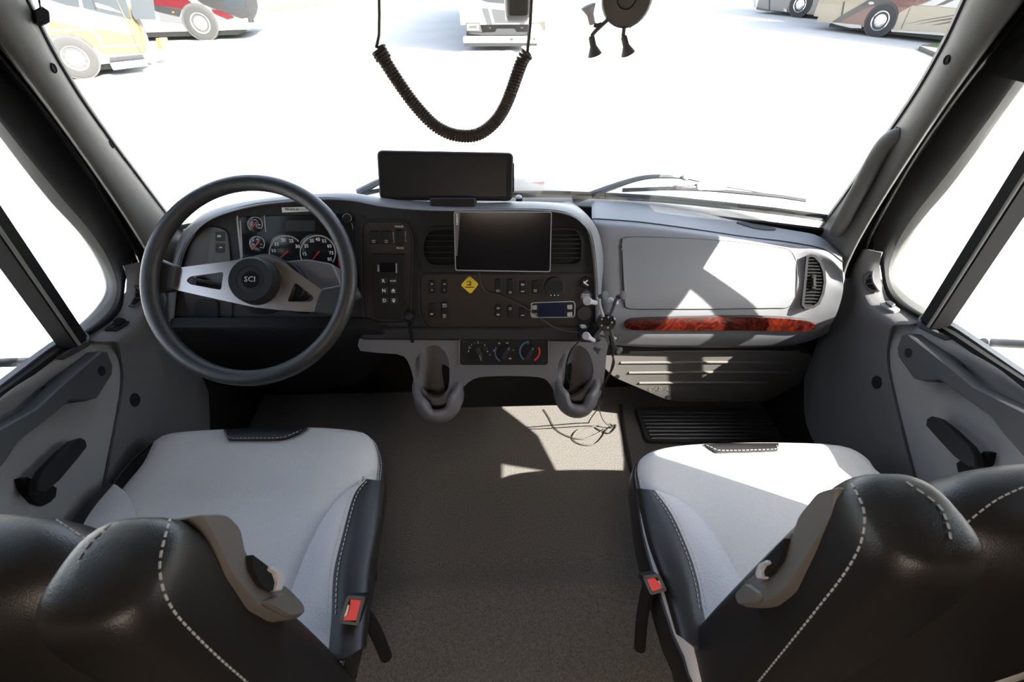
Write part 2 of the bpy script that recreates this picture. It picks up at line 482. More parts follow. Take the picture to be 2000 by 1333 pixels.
def side(sg, num, wname):
    f = (lambda P: Vector(P)) if sg > 0 else MX
    DX = 0.0
    w = lambda px, py, X: f(at(px, py, X=X-DX))
    rows = lambda R: [[w(*p) for p in r] for r in R]
    aw = (0.0, 0.3, 1.0)
    # ---- outer shell with the door window opening
    shell = sroot(wname)
    def prism_y(name, prof, y0, y1, m):
        n = len(prof); V = [f((x, y, z)) for y in (y0, y1) for x, z in prof]
        F = [tuple(range(n-1, -1, -1)), tuple(range(n, 2*n))]+[(k, (k+1) % n, n+(k+1) % n, n+k) for k in range(n)]
        return mk(name, V, F, m, shell, smooth=False)
    WT = 1.215
    prism_y('lower_shell', [(1.025, -.4), (1.06, -.4), (1.06, .68), (1.025, .68)], -2.6, 1.28, FRAME)
    prism_y('footwell_liner', [(.972, -.02), (1.02, -.02), (1.02, .60), (.985, .60)], .80, 1.27, RUBBER)
    prism_y('rear_shell', [(1.01, .68), (1.045, .68), (.94, WT), (.92, 1.66), (.88, 1.66), (.905, WT)], -2.6, .258, LINER)
    prism_y('upper_shell', [(.905, WT), (.94, WT), (.92, 1.66), (.88, 1.66)], .258, .95, FRAME)
    prism_y('roof_rail', [(.885, 1.39), (.94, 1.39), (.92, 1.66), (.82, 1.66)], .9, 1.25, FRAME)
    # ---- pillar
    G = [(1588, 480, 0.925), (1600, 457, 0.920), (1640, 401, 0.910), (1700, 317, 0.890), (1745, 254, 0.875), (1800, 172, 0.855), (1850, 84, 0.835), (1885, 10, 0.820), (1940, -110, 0.800)]
    O = [(1648, 545, 0.965), (1657, 515, 0.962), (1678, 470, 0.950), (1720, 398, 0.930), (1783, 300, 0.910), (1862, 184, 0.895), (1940, 78, 0.880), (2005, -8, 0.870), (2090, -120, 0.850)]
    g = [at(a, b, X=c-DX) for a, b, c in G]; o_ = [at(a, b, X=c-DX) for a, b, c in O]
    def mid(t, k):
        out = []
        for p, q in zip(g, o_):
            m_ = p.lerp(q, t); out.append(Vector(EYE)+(m_-Vector(EYE))*k)
        return out
    R = [[p+Vector((0.012, .03, 0)) for p in g], g, mid(.10, .986), mid(.25, .973), mid(.45, .962), mid(.7, .955), mid(.9, .955), mid(1.0, .962), o_, [q+Vector((.015, .04, 0)) for q in o_]]
    pil = struct(sheet('trim_%d' % num, [[f(p) for p in r] for r in R], PILLAR, None, 3, 3, .004, away=aw, sharp=70))
    tube('glass_edge_seal', [f(p+Vector((.006, .008, 0))) for p in g], .006, RUBBER, pil, 6, 3)
    bvp = BVHTree.FromPolygons([v.co.copy() for v in pil.data.vertices], [tuple(p.vertices) for p in pil.data.polygons])
    for hx, hy in ([(1850, 117)] if sg > 0 else [(104, 133), (217, 282)]):
        v = Vector(ray(hx, hy)).normalized(); hit, nrm, _, _ = bvp.ray_cast(Vector(EYE), v)
        if hit is None: continue
        if nrm.dot(v) > 0: nrm = -nrm
        lathe('screw_hole', hit, nrm, [(.0085, -.012), (.0085, .001), (.0075, .0022), (.0065, .0005)], RUBBER, pil, 16)
    # ---- black weatherstrip between pillar and door, door frame, glass run
    D0 = [(1702, 530, .992), (1704, 495, .99), (1714, 455, .978), (1748, 388, .955), (1802, 290, .93), (1882, 178, .915), (1962, 80, .90), (2030, 0, .885), (2120, -110, .87)]
    o2 = [(a+1, b, c+.004) for a, b, c in O]
    strip = sheet('weatherstrip', rows([o2, [((p[0]*.5+q[0]*.5), (p[1]*.5+q[1]*.5), (p[2]+q[2])/2+.012) for p, q in zip(O, D0)], D0]), RUBBER, shell, 3, 2, .01, away=aw)
    edge = [(p[0]*.62+q[0]*.38, p[1]*.62+q[1]*.38, (p[2]+q[2])/2) for p, q in zip(D0, O)]
    tube('seal_bead', [w(*p) for p in edge[1:]], .0045, GLOSSB, shell, 6, 3)
    D1 = [(1822, 622, 1.0), (1800, 612, 1.0), (1764, 588, 1.005), (1742, 560, 1.01), (1736, 525, 1.01), (1752, 475, 1.008), (1785, 422, 1.0), (1832, 363, .992), (1884, 296, .98), (1936, 226, .966), (1990, 150, .945), (2070, 40, .93)]
    D0b = [(1806, 630, .995), (1786, 619, .995), (1745, 594, .995), (1727, 566, .993), (1719, 520, .99), (1704, 462, .972), (1742, 388, .946), (1790, 310, .936), (1840, 238, .925), (1905, 150, .912), (1962, 80, .90), (2050, -30, .88)]
    door = sroot('door_%d' % num, f((.95, .5, .3)))
    sheet('window_frame', rows([D0b, [((p[0]+q[0])/2, (p[1]+q[1])/2, (p[2]+q[2])/2-.008) for p, q in zip(D0b, D1)], D1, [(a+3, b+2, c+.02) for a, b, c in D1]]), FRAME, door, 3, 3, .008, away=aw)
    Wc = [(1836, 617, 1.015), (1815, 605, 1.02), (1782, 578, 1.028), (1759, 548, 1.032), (1755, 520, 1.03), (1770, 478, 1.025), (1803, 427, 1.018), (1852, 370, 1.012), (1903, 302, 1.0), (1953, 231, .985), (2010, 152, .962), (2090, 40, .948)]
    sheet('glass_run_seal', rows([D1, Wc, [(a+2, b+1, c+.02) for a, b, c in Wc]]), SLIVER, door, 3, 2, .006, away=aw)
    # ---- window bar and panes
    b0, b1 = at(1826, 622, X=.98), at(1990, 366, X=.94)
    dirb = (b1-b0); b2 = b0+dirb*2.3
    pb = []
    for q in (b0-dirb*.05, b1, b2):
        pb.append(q)
    V = []; Fq = []
    for q in pb:
        for dx, dy in ((-.014, -.018), (-.014, .018), (.018, .025), (.018, -.025)):
            V.append(f(q+Vector((dx, dy, 0))))
    for i in range(2):
        for k in range(4): Fq.append((i*4+k, i*4+(k+1) % 4, i*4+4+(k+1) % 4, i*4+4+k))
    Fq += [(0, 1, 2, 3), (8, 11, 10, 9)]
    bar = mk('window_bar', V, Fq, FRAME, door, smooth=False)
    tube('bar_seal', [f(q+Vector((-.017, -.012, 0))) for q in pb], .0035, SLIVER, bar, 6)
    win = struct(box('window_%d' % (num+1), *(sorted((sg*1.018, sg*1.024))[0], .18, .66), *(sorted((sg*1.018, sg*1.024))[1], 1.12, 1.48), GLASS))
    # ---- door trim
    ra = [(1772, 611, 1.0), (1803, 622, 1.0), (1866, 657, 1.0), (1932, 701, 1.0), (2000, 745, 1.0), (2160, 850, 1.0)]
    rb = [(1736, 637, .975), (1775, 648, .978), (1868, 686, .984), (1937, 718, .984), (2000, 760, .984), (2160, 868, .984)]
    rc = [(1730, 664, .970), (1768, 690, .975), (1862, 728, 1.005), (1930, 760, 1.005), (2000, 790, 1.005), (2160, 905, 1.005)]
    rd = [(1731, 700, .968), (1790, 745, .972), (1855, 792, .976), (1922, 828, .976), (2000, 872, .976), (2160, 975, .976)]
    re_ = [(1741, 762, .963), (1800, 810, .966), (1858, 850, .97), (1922, 892, .97), (2000, 930, .97), (2160, 1040, .97)]
    rf = [(1790, 960, .945), (1830, 980, .945), (1880, 1005, .945), (1940, 1035, .945), (2020, 1080, .945), (2160, 1180, .945)]
    rg = [(1880, 1290, .92), (1910, 1300, .92), (1950, 1310, .92), (2000, 1330, .92), (2080, 1370, .92), (2200, 1450, .92)]
    sheet('door_trim_panel', rows([ra, rb, rc, rd, re_, rf, rg]), DOORM, door, 4, 4, .01, away=aw, sharp=75)
    tube('trim_seam', [w(a-1, b, c-.001) for a, b, c in (ra[0], rb[0], rc[0], rd[0], re_[0], (1762, 850, .957), rf[0])], .0022, RUBBER, door, 5, 3)
    # sill rail
    sA = [(1836, 617, 1.015), (1868, 633, 1.015), (1934, 677, 1.015), (2000, 722, 1.015), (2160, 830, 1.015)]
    sB = [(1846, 630, 1.0), (1872, 645, 1.0), (1936, 689, 1.0), (2000, 733, 1.0), (2160, 841, 1.0)]
    sC = [(1838, 640, .988), (1866, 657, .985), (1932, 701, .985), (2000, 745, .985), (2160, 850, .985)]
    sheet('sill_rail', rows([sA, sB]), PULL, door, 3, 2, .006, away=aw)
    sheet('sill_seal', rows([[(a, b+1, c+.004) for a, b, c in sB], sC]), RUBBER, door, 3, 2, .012, away=aw)
    # pull handle
    H = [(1755, 697), (1753, 680), (1762, 655), (1776, 652), (1830, 694), (1860, 718), (1904, 755), (1950, 778), (2000, 803), (2110, 862), (2110, 985), (2000, 892), (1961, 848), (1937, 815), (1890, 781), (1836, 742), (1809, 746), (1786, 740)]
    pp = Pl((.938, .7, .6), (-1, 0, .12))
    tfm = None if sg > 0 else MX
    pull = slab('pull_handle', H, pp, -.03, .004, PULL, door, 3.0, tf=tfm)
    HM = [(1755, 697), (1753, 680), (1762, 655), (1776, 652), (1832, 694), (1850, 712), (1836, 742), (1809, 746), (1786, 740)]
    slab('handle_mount', HM, pp, -.045, .0, PULL, pull, 2.5, tf=tfm)
    slab('screw_recess', el(1777, 690, 7.5, 9.5, 14), pp, .0, .0052, BLACK, pull, .5, tf=tfm)
    slab('handle_mount', [(2000, 803), (2110, 862), (2110, 985), (2000, 892)], pp, -.045, .0, PULL, pull, 2.5, tf=tfm)
    # latch handle in its recess
    lp = Pl(at(1890, 905, X=.954-DX), (-1, 0, .08))
    lr_ = slab('latch_recess', [(1872, 906), (1884, 897), (1908, 905), (1915, 890), (1926, 882), (1936, 885), (1931, 906), (1914, 932), (1900, 938), (1886, 932), (1875, 922)], lp, -.012, .006, RUBBER, door, .8, tf=tfm)
    lp2 = Pl(at(1860, 860, X=.928-DX), (-1, .1, .2))
    slab('latch_lever', [(1811, 832), (1813, 819), (1822, 814), (1834, 818), (1860, 838), (1896, 872), (1908, 892), (1910, 912), (1896, 914), (1866, 892), (1834, 858)], lp2, -.014, .005, BLACK, door, 2.0, tf=tfm)
    # demister vent on the ledge
    vp = Pl(at(1829, 641, X=.990-DX), (-.28, 0, 1))
    cx, cy = 1828.5, 641.5; a_ = math.atan2(24, 50); L_, r_ = 30, 9.5
    def stad(L_, r_):
        P = []
        for e, a0 in ((1, -90), (-1, 90)):
            for k in range(9):
                t = math.radians(a0+180*k/8)
                x, y = e*L_+r_*1.15*math.cos(t), r_*math.sin(t)
                P.append((cx+x*math.cos(a_)-y*math.sin(a_), cy+x*math.sin(a_)+y*math.cos(a_)))
        return P
    o1, i1 = stad(27, 11.0), stad(25.5, 7.0)
    vent = ring_slab('air_vent', o1, i1, vp, -.006, .006, PULL, door, tf=tfm)
    slab('vent_recess', i1, vp, -.004, .001, RUBBER, vent, 0, tf=tfm)
    for k in (-15, 0, 15):
        x0, y0 = cx+k*math.cos(a_), cy+k*math.sin(a_)
        slab('vent_fin', [(x0-1.5, y0+8.2), (x0+4.5, y0-8.2), (x0+6.0, y0-8.2), (x0, y0+8.2)], vp, -.002, .0045, PULL, vent, 0, tf=tfm)
    # ---- hinge-pillar trim and kick panel
    q0 = [(1806, 628, 0.997), (1772, 609, 0.997), (1742, 590, 0.994), (1724, 562, 0.988), (1718, 520, 00.980), (1722, 494, 00.972)]
    q1 = [(1775, 634, 00.967), (1748, 618, 00.962), (1716, 597, 00.962), (1700, 566, 00.962), (1696, 525, 00.962), (1704, 490, 00.962)]
    q2 = [(1742, 637, 00.947), (1715, 622, 00.945), (1690, 600, 00.945), (1675, 566, 00.945), (1672, 525, 00.952), (1690, 487, 00.957)]
    q3 = [(1735, 668, 0.962), (1700, 655, 0.962), (1672, 632, 0.962), (1657, 598, 0.965), (1655, 545, 0.975), (1680, 488, 0.985)]
    q4 = [(1732, 700, 0.960), (1698, 700, 0.960), (1664, 690, 0.960), (1640, 660, 0.965), (1635, 590, 0.980), (1668, 500, 1.000)]
    q5 = [(1742, 762, 0.956), (1704, 762, 0.956), (1660, 755, 0.956), (1625, 735, 0.960), (1610, 660, 0.970), (1640, 560, 1.000)]
    q6 = [(1790, 960, 0.935), (1735, 930, 0.935), (1672, 890, 0.935), (1615, 840, 0.940), (1585, 760, 0.950), (1600, 660, 0.980)]
    q7 = [(1870, 1240, 0.915), (1790, 1140, 0.915), (1705, 1030, 0.920), (1625, 920, 0.930), (1575, 830, 0.940), (1570, 740, 0.970)]
    ht = sheet('hinge_pillar_trim', rows([q0, q1, q2, q3, q4, q5, q6, q7]), DOORM_SHADED, shell, 4, 4, .006, away=aw, sharp=75)
    kp = Pl(at(1714, 747, X=.958-DX), (-1, 0, .1))
    slab('trim_plug', el(1714, 747, 9.5, 12.5, 18), kp, -.006, .0045, BLACK, shell, .8, tf=tfm)
    pv = Pl(at(1699, 551, X=.961-DX), (-.75, -.25, .45))
    o1 = [(1683, 545), (1687, 535), (1697, 530), (1706, 531), (1705, 541), (1707, 552), (1713, 562), (1717, 568), (1710, 571), (1703, 570), (1694, 564), (1686, 555)]
    i1 = inset(o1, 3.0)
    pvent = ring_slab('pillar_vent', o1, i1, pv, -.008, .004, PULL, shell, tf=tfm)
    slab('vent_recess', i1, pv, -.008, -.001, RUBBER, pvent, 0, tf=tfm)
    for yy in (546, 556):
        slab('vent_fin', [(1690+(yy-546)*.3, yy+1), (1704+(yy-546)*.4, yy-2), (1704+(yy-546)*.4, yy-3.5), (1690+(yy-546)*.3, yy-.5)], pv, -.003, .003, PULL, pvent, 0, tf=tfm)
    return shell, door, tfm
SR = side(1, 2, 'wall_right')
SL = side(-1, 1, 'wall_left')
# switches on the hinge pillars
sp = Pl(at(1736, 600, X=.966), (-.45, 0, .9))
sw = thing('lock_switch', 'grey rocker switch on the sunlit right hinge pillar under the round-ended vent', 'switch', at(1736, 600, X=.966))
slab('switch_plate', quad_r([(1717, 594), (1732, 589), (1759, 606), (1745, 611)], 3), sp, -.004, .003, SILV, sw, .6)
slab('rocker', quad_r([(1727, 594), (1737, 591), (1750, 599), (1741, 604)], 3), sp, .002, .009, PULL, sw, 1.2)
slp = Pl(at(229, 636, X=-.966), (.45, 0, .9))
sw = thing('mirror_switch', 'black twin rocker switch on the left hinge pillar beside the steering wheel', 'switch', at(229, 636, X=-.966))
slab('switch_plate', quad_r([(203, 645), (232, 624), (254, 629), (227, 648)], 3), slp, -.004, .003, BLACK, sw, .6)
slab('rocker', quad_r([(208, 642), (217, 635), (229, 638), (220, 646)], 2), slp, .002, .007, BLACK, sw, 1)
slab('rocker', quad_r([(217, 635), (232, 625), (247, 629), (232, 640)], 3), slp, .002, .011, GLOSSB, sw, 1)

# ================================================================== DASHBOARD
T20 = math.radians(20)
IP = Pl(at(985, 640, Y=.985), (0, -math.cos(T20), math.sin(T20)))
dash = thing('dashboard', 'wide grey truck dashboard with dark instrument face and light passenger side', 'dashboard', (0, 1.05, .45))
# outer skin of the hood over the instruments: crest, lip, return
cx_ = [(318, 655), (325, 590), (332, 535), (342, 490), (358, 455), (390, 422), (432, 404), (500, 390), (570, 381.5), (640, 377), (690, 377.5), (740, 386), (800, 393), (860, 396), (940, 397.5), (1020, 397), (1080, 400), (1122, 409), (1149, 426), (1168, 455), (1178, 500), (1182, 560), (1184, 655)]
lp_ = [(332, 650), (338, 590), (344, 540), (354, 500), (369, 468), (398, 438), (438, 418), (502, 401), (571, 393), (640, 389), (692, 393), (742, 403), (800, 409), (860, 411.5), (940, 412), (1020, 411), (1078, 413), (1114, 421), (1138, 438), (1154, 463), (1161, 505), (1165, 560), (1167, 652)]
N = len(cx_)
def hoodY(i):
    x = cx_[i][0]
    return 1.03 if x > 700 else 1.03-.05*min(1, (700-x)/250)
crest, lip, ret, front = [], [], [], []
for i in range(N):
    yl = hoodY(i)
    lo = IP(*lp_[i])
    k = 1.0 if 4 < i < 19 else .35
    l_ = at(*lp_[i], Y=lo.y-.045*k)
    lip.append(l_); ret.append(IP.ortho(*lp_[i], .002)+Vector((0, .012, 0)))
    c_ = at(*cx_[i], Y=l_.y+.05)
    crest.append(c_)
    if 4 < i < 19: front.append(Vector((c_.x, wy(c_.x, .8)-.02 if abs(c_.x) < .8 else 1.15, min(c_.z-.035, .795))))
    else: front.append(c_+Vector((-.01 if i < 10 else .0, .09, -.01)))
sheet('instrument_hood', [front, [a.lerp(b, .6)+Vector((0, 0, .004)) for a, b in zip(front, crest)], crest, lip, ret], DASH, dash, 4, 4, .006, sharp=70)
ipo = [(p[0], p[1]) for p in inset(lp_[:], -1)] + [(1100, 660), (900, 660), (720, 658), (500, 655)]
face = slab('instrument_face', ipo, IP, -.03, .0, CHAR, dash, 0)
for px, py in ((690, 431), (709, 425), (818, 520), (1149, 522), (819, 522)):
    pdisc('screw', px, py, 4, IP, 0, .0016, BLACK, face, 12)
# wood trimmed panels
wood_l = slab('switch_panel', quad_r([(709, 433), (790, 432), (806, 462), (800, 628), (716, 630), (709, 560)], 14), IP, 0, .004, BURLD, dash, 1.2)
rim = ring_slab('panel_rim', quad_r([(706, 430), (793, 429), (810, 461), (803, 633), (713, 634), (706, 560)], 15), quad_r([(709, 433), (790, 432), (806, 462), (800, 628), (716, 630), (709, 560)], 14), IP, 0, .007, CHAR, wood_l)
wood_r = slab('switch_panel', quad_r([(821, 535), (1163, 534), (1167, 640), (835, 640), (822, 610)], 12), IP, 0, .004, BURLD, dash, 1.2)
ring_slab('panel_rim', quad_r([(818, 533), (1165, 532), (1169, 643), (832, 643), (819, 612)], 13), quad_r([(821, 535), (1163, 534), (1167, 640), (835, 640), (822, 610)], 12), IP, 0, .007, CHAR, wood_r)
wood_c = slab('switch_panel', quad_r([(372, 452), (410, 440), (446, 448), (452, 500), (456, 625), (372, 626), (352, 540)], 14), IP, 0, .004, BURLD, dash, 1.2)
# rocker switches with little printed marks
def rocker(x0, y0, x1, y1, par, marks=(), frame=True):
    r = slab('rocker_switch', rr(x0, y0, x1, y1, 3), IP, .004, .009, BLACK, par, 1.4)
    for mx, my, mw_, mh in marks:
        slab('printed_mark', rr(mx-mw_/2, my-mh/2, mx+mw_/2, my+mh/2, .5, 1), IP, .0085, .0094, GREYP, par, 0)
    if frame:
        slab('panel_divider', rr(x1+3.2, y0-5, x1+4.2, y1+5, .4, 1), IP, .004, .0062, CHAR, par, 0)
    return r
rocker(722, 450, 741, 476, wood_l, ((731.5, 469, 7, 1.6), (731.5, 472.5, 7, 1.6)))
rocker(746, 450, 764, 476, wood_l, ((756, 469, 6.5, 1.6), (756, 472.5, 6.5, 1.6)), frame=False)
slab('rocker_switch', rr(773, 448, 788, 478, 3), IP, .004, .011, BLACK, wood_l, 1.4)
ptext('TRAILER', 780, 442.5, 3.4, IP, .0042, WHITE, wood_l, bold=.01)
ptext('TRUCK', 782, 484.5, 3.2, IP, .0042, WHITE, wood_l, bold=.01)
for k in range(6):
    ptext('BRAKES'[k], 768.8+k*.25, 455+k*3.6, 2.6, IP, .0042, WHITE, wood_l)
    ptext('SUPPLY'[k], 792.3+k*.15, 453.5+k*3.6, 2.6, IP, .0042, WHITE, wood_l)
# gear selector keypad
sel = thing('gear_selector', 'black push-button gear selector with R N D keys left of the centre vent', 'keypad', IP(757, 560, .004))
slab('keypad_body', quad_r([(727, 495), (792, 495), (794, 625), (732, 620)], 5), IP, .004, .010, BLACK, sel, 1.2)
slab('display', quad_r([(744, 512), (773, 512), (774, 530), (745, 531)], 2), IP, .009, .0104, SCREEN, sel, .4)
ptext('SELECT', 741, 522.5, 3.0, IP, .0104, WHITE, sel, rot=-90, bold=.012)
ptext('MONITOR', 776, 522.5, 2.8, IP, .0104, WHITE, sel, rot=-90, bold=.012)
for t, x, y, x2 in (('R', 751, 547, 769), ('N', 752, 566, 770), ('D', 753, 585, 771)):
    k1 = slab('key', rr(x-8, y-7, x+8, y+7, 2), IP, .009, .0125, CHAR, sel, 1)
    ptext(t, x, y, 6.4, IP, .0127, WHITE, k1, bold=.02)
    k2 = slab('key', rr(x2-7.5, y-7, x2+8, y+7, 2), IP, .009, .0125, CHAR, sel, 1)
    if t == 'R': ptext('MODE', x2+.5, y, 2.8, IP, .0127, WHITE, k2, bold=.01)
    else:
        s = -1 if t == 'N' else 1
        slab('arrow', [(x2-4, y-s*.5), (x2+4, y-s*.5), (x2, y+s*4.5)], IP, .012, .0129, WHITE, k2, 0)
        slab('arrow', rr(x2-3.2, y-s*2.6-1, x2+3.2, y-s*2.6+.6, .3, 1), IP, .012, .0129, WHITE, k2, 0)
# right wood panel: switches
rocker(838, 546, 851.5, 572, wood_r, ((844.5, 553.5, 4.5, 2.4), (844.5, 565, 2, 2.8)), False)
rocker(862, 546, 875.5, 572, wood_r, ((869, 553.5, 4.5, 2.4), (869, 565, 2, 2.8)), False)
rocker(838, 591, 850, 618, wood_r, ((844, 612, 6, 3.4),))
rocker(862, 588, 875.5, 620, wood_r)
for t, y in (('RSM/', 593.3), ('ACC', 597.2), ('SET/', 614), ('CST', 618)):
    ptext(t, 869, y, 2.7, IP, .0094, WHITE, wood_r)
rocker(966.5, 544, 979, 573, wood_r, ((972.5, 565.5, 7.5, 1.4), (972.5, 568, 7.5, 1.4)))
rocker(989.5, 544, 1003.5, 574, wood_r, ((996.5, 568.5, 6, 1.5), (996.5, 571, 6, 1.5)))
rocker(1014.5, 548, 1028, 573, wood_r, ((1020.5, 554.5, 6.5, 3.6), (1020.5, 568, 7, 2.2)))
rocker(1038.5, 547, 1052, 573, wood_r, ((1045, 565, 6.5, 1.6), (1045, 568, 6.5, 1.6)))
rocker(966.5, 594, 979.5, 618, wood_r, ((973, 600.5, 6, 3.2), (973, 613, 6, 3.6)))
rocker(990.5, 595, 1003, 619, wood_r, ((996.5, 600, 6, 1.4), (996.5, 603, 6, 1.4)))
rocker(1014, 600, 1026, 619, wood_r, ((1020.5, 614.5, 6.5, 2.2),))
g = pdisc('control_knob', 1082.5, 559, 20, IP, .004, .016, CHAR, wood_r, 32)
slab('knob_screen', rr(1066, 546, 1098, 568, 6), IP, .0155, .0168, BLACK, g, .5)
for k in (-7, 0, 7): slab('printed_mark', rr(1081+k, 573, 1082.6+k, 575.2, .3, 1), IP, .0155, .0168, WHITE, g, 0)
b = pdisc('seat_heat_button', 1143, 549.5, 10.5, IP, .004, .011, GLOSSB, wood_r, 24)
slab('printed_symbol', [(1138, 547), (1141, 549), (1145.5, 545), (1147, 546.5), (1142, 551), (1148, 554.5), (1147, 557), (1138.5, 551.5)], IP, .0108, .0116, WHITE, b, 0)
b = pdisc('power_outlet_cap', 1143, 577, 11.5, IP, .004, .013, PULL, wood_r, 24)
ptext('POWER', 1142.5, 573.6, 3.0, IP, .0131, WHITE, b); ptext('OUTLET', 1143, 577.4, 3.0, IP, .0131, WHITE, b)
slab('printed_mark', rr(1137, 580.5, 1149, 581.3, .3, 1), IP, .0126, .0133, WHITE, b, 0)
b = pdisc('power_outlet_cap', 1139.5, 609.5, 14.5, IP, .004, .014, CHAR, wood_r, 28)
# auxiliary heater controller
hc = thing('heater_controller', 'slim silver-rimmed controller with dark display and four grey buttons', 'controller', IP(1080, 603, .004))
slab('controller_body', quad_r([(1036, 589), (1119, 586), (1123, 592), (1122, 618), (1036, 619)], 5), IP, .004, .010, BLACK, hc, 1.2)
ring_slab('silver_rim', quad_r([(1036, 589), (1119, 586), (1123, 592), (1122, 618), (1036, 619)], 5), quad_r([(1038, 590.5), (1118, 587.8), (1121, 592), (1120, 617), (1038, 617.5)], 5), IP, .006, .0112, SILV, hc)
slab('display', rr(1053, 591, 1101, 617, 2), IP, .009, .0104, mat('blue_black_screen', (.008, .012, .035), .12), hc, .4)
for x, y in ((1043, 598.5), (1043, 614), (1111.5, 597.5), (1111.5, 612)):
    slab('button', quad_r([(x-5, y-3.6), (x+5, y-4.6), (x+5, y+4.6), (x-5, y+4.6)], 1.5), IP, .009, .0125, SILV, hc, .8)
# round centre vents
def cvent(out, inn, ys, par):
    v = ring_slab('air_vent', out, inn, IP, 0, .010, BLACK, par)
    slab('vent_recess', inn, IP, .0, .0008, RUBBER, v, 0)
    xs = [p[0] for p in inn]; 
    for y in ys:
        seg = []
        n = len(inn)
        for k in range(n):
            (ax, ay), (bx, by) = inn[k], inn[(k+1) % n]
            if (ay-y)*(by-y) <= 0 and ay != by: seg.append(ax+(bx-ax)*(y-ay)/(by-ay))
        if len(seg) >= 2:
            slab('vent_slat', rr(min(seg), y-1.1, max(seg), y+1.1, .5, 1), IP, .0005, .0075, CHAR, v, .4)
    return v
cvent(quad_r([(822, 470), (835, 443), (900, 440), (902, 522), (838, 522), (822, 500)], 26, 5), quad_r([(829, 470), (840, 450), (900, 446), (902, 516), (842, 516), (829, 498)], 22, 5), (459, 470, 481, 492, 503), dash)
cvent(quad_r([(1068, 444), (1128, 444), (1141, 466), (1139, 520), (1068, 520)], 18, 5), quad_r([(1068, 449), (1124, 449), (1134, 468), (1133, 514), (1068, 514)], 14, 5), (458, 466.5, 475.5, 484.5, 493.5, 503), dash)
# gauge cluster
gc = thing('gauge_cluster', 'dark gauge cluster with white-ringed dials behind the steering wheel', 'instrument cluster', IP(565, 470, .0))
slab('cluster_lens', quad_r([(466, 423), (680, 418), (690, 440), (694, 560), (484, 562), (470, 470)], 10), IP, .0, .003, SCREEN, gc, .8)
slab('display', rr(560, 430, 616, 452, 2), IP, .0025, .0036, MATTESCREEN, gc, .3)
for q in ([(463, 424), (466, 421), (476, 510), (472, 510)], [(470, 432), (472.5, 431), (476, 500), (474, 500)], [(517, 421), (518.5, 421), (521.5, 453), (520, 453)]):
    slab('chrome_trim', q, IP, .002, .005, SILV, gc, 0)
def arc(cx, cy, r0, r1, a0, a1, n=26):
    P = []
    for k in range(n+1):
        a = math.radians(a0+(a1-a0)*k/n); P.append((cx+r1*math.cos(a), cy+r1*math.sin(a)))
    for k in range(n, -1, -1):
        a = math.radians(a0+(a1-a0)*k/n); P.append((cx+r0*math.cos(a), cy+r0*math.sin(a)))
    return P
def gauge(name, cx, cy, r, a0, a1, nums, na, needle, nticks, hp, ringw=2.2):
    g = pdisc(name, cx, cy, r*1.05, IP, .002, .0038, GLOSSB, gc, 32)
    slab('dial_ring', arc(cx, cy, r-ringw, r, a0, a1), IP, .0036, .0046, GREYP, g, 0)
    for k in range(nticks):
        a = math.radians(a0+(a1-a0)*k/(nticks-1)); c, s = math.cos(a), math.sin(a)
        slab('dial_tick', [(cx+c*(r-ringw-1.2)-s*.3, cy+s*(r-ringw-1.2)+c*.3), (cx+c*r-s*.3, cy+s*r+c*.3), (cx+c*r+s*.3, cy+s*r-c*.3), (cx+c*(r-ringw-1.2)+s*.3, cy+s*(r-ringw-1.2)-c*.3)], IP, .0044, .005, BLACK, g, 0)
    for t, a in zip(nums, na):
        a = math.radians(a)
        ptext(t, cx+(r*.74)*math.cos(a), cy+(r*.74)*math.sin(a), hp, IP, .0042, WHITE, g, 'numeral', bold=.008)
    a = math.radians(needle); c, s = math.cos(a), math.sin(a)
    slab('needle', [(cx-c*5-s*1.6, cy-s*5+c*1.6), (cx+c*r*.62-s*.6, cy+s*r*.62+c*.6), (cx+c*r*.62+s*.6, cy+s*r*.62-c*.6), (cx-c*5+s*1.6, cy-s*5-c*1.6)], IP, .0046, .0065, NEEDLE, g, 0)
    return g
gauge('tachometer', 560.5, 493.5, 34, 150, 318, ('10', '15', '20', '25', '30'), (189, 221, 257, 293, 331), 140, 16, 6.4, 2.4)
gauge('speedometer', 622, 494, 35.5, 150, 392, ('15', '25', '35', '45', '55', '65', '75', '85'), (176, 211, 244, 270, 298, 329, 360, 388), 128, 9, 6.4, 2.4)
for cx, cy in ((500, 438), (504, 476)):
    g = gauge('temperature_gauge', cx, cy, 15, 125, 400, (), (), 130, 7, 3, 1.8)
    for q in ((-7, 1), (8, 1), (0, -9), (7.5, 7)): slab('printed_mark', rr(cx+q[0]-2.2, cy+q[1]-1, cx+q[0]+2.2, cy+q[1]+1, .3, 1), IP, .0036, .0046, GREYP, g, 0)
slab('warning_lamp', quad_r([(662, 470), (664, 470), (668, 482), (663, 482)], .6), IP, .0025, .004, NEEDLE, gc, 0)
slab('warning_lamp', quad_r([(661, 503), (664, 503), (668, 520), (662, 520)], .6), IP, .0025, .004, NEEDLE, gc, 0)
g5 = pdisc('small_gauge', 679, 426, 10, IP, .003, .006, BLACK, gc, 20)
slab('dial_ring', arc(679, 426, 8, 9.4, 190, 400, 14), IP, .0055, .0066, GREYP, g5, 0)
st = slab('height_label', quad_r([(550, 405.5), (613.5, 404), (614, 412.5), (551, 415.5)], 1), Pl(IP(582, 409, .02), (0, -.9, .35)), -.001, .0004, LABELW, None, 0)
tag(st, 'small white MINIMUM 13 FT 2 label stuck above the gauges', 'label')
stp = Pl(IP(582, 409, .02), (0, -.9, .35))
ptext('MINIMUM 13 FT 2', 582, 409.8, 4.6, stp, .0006, BLACK, st, rot=1.6)
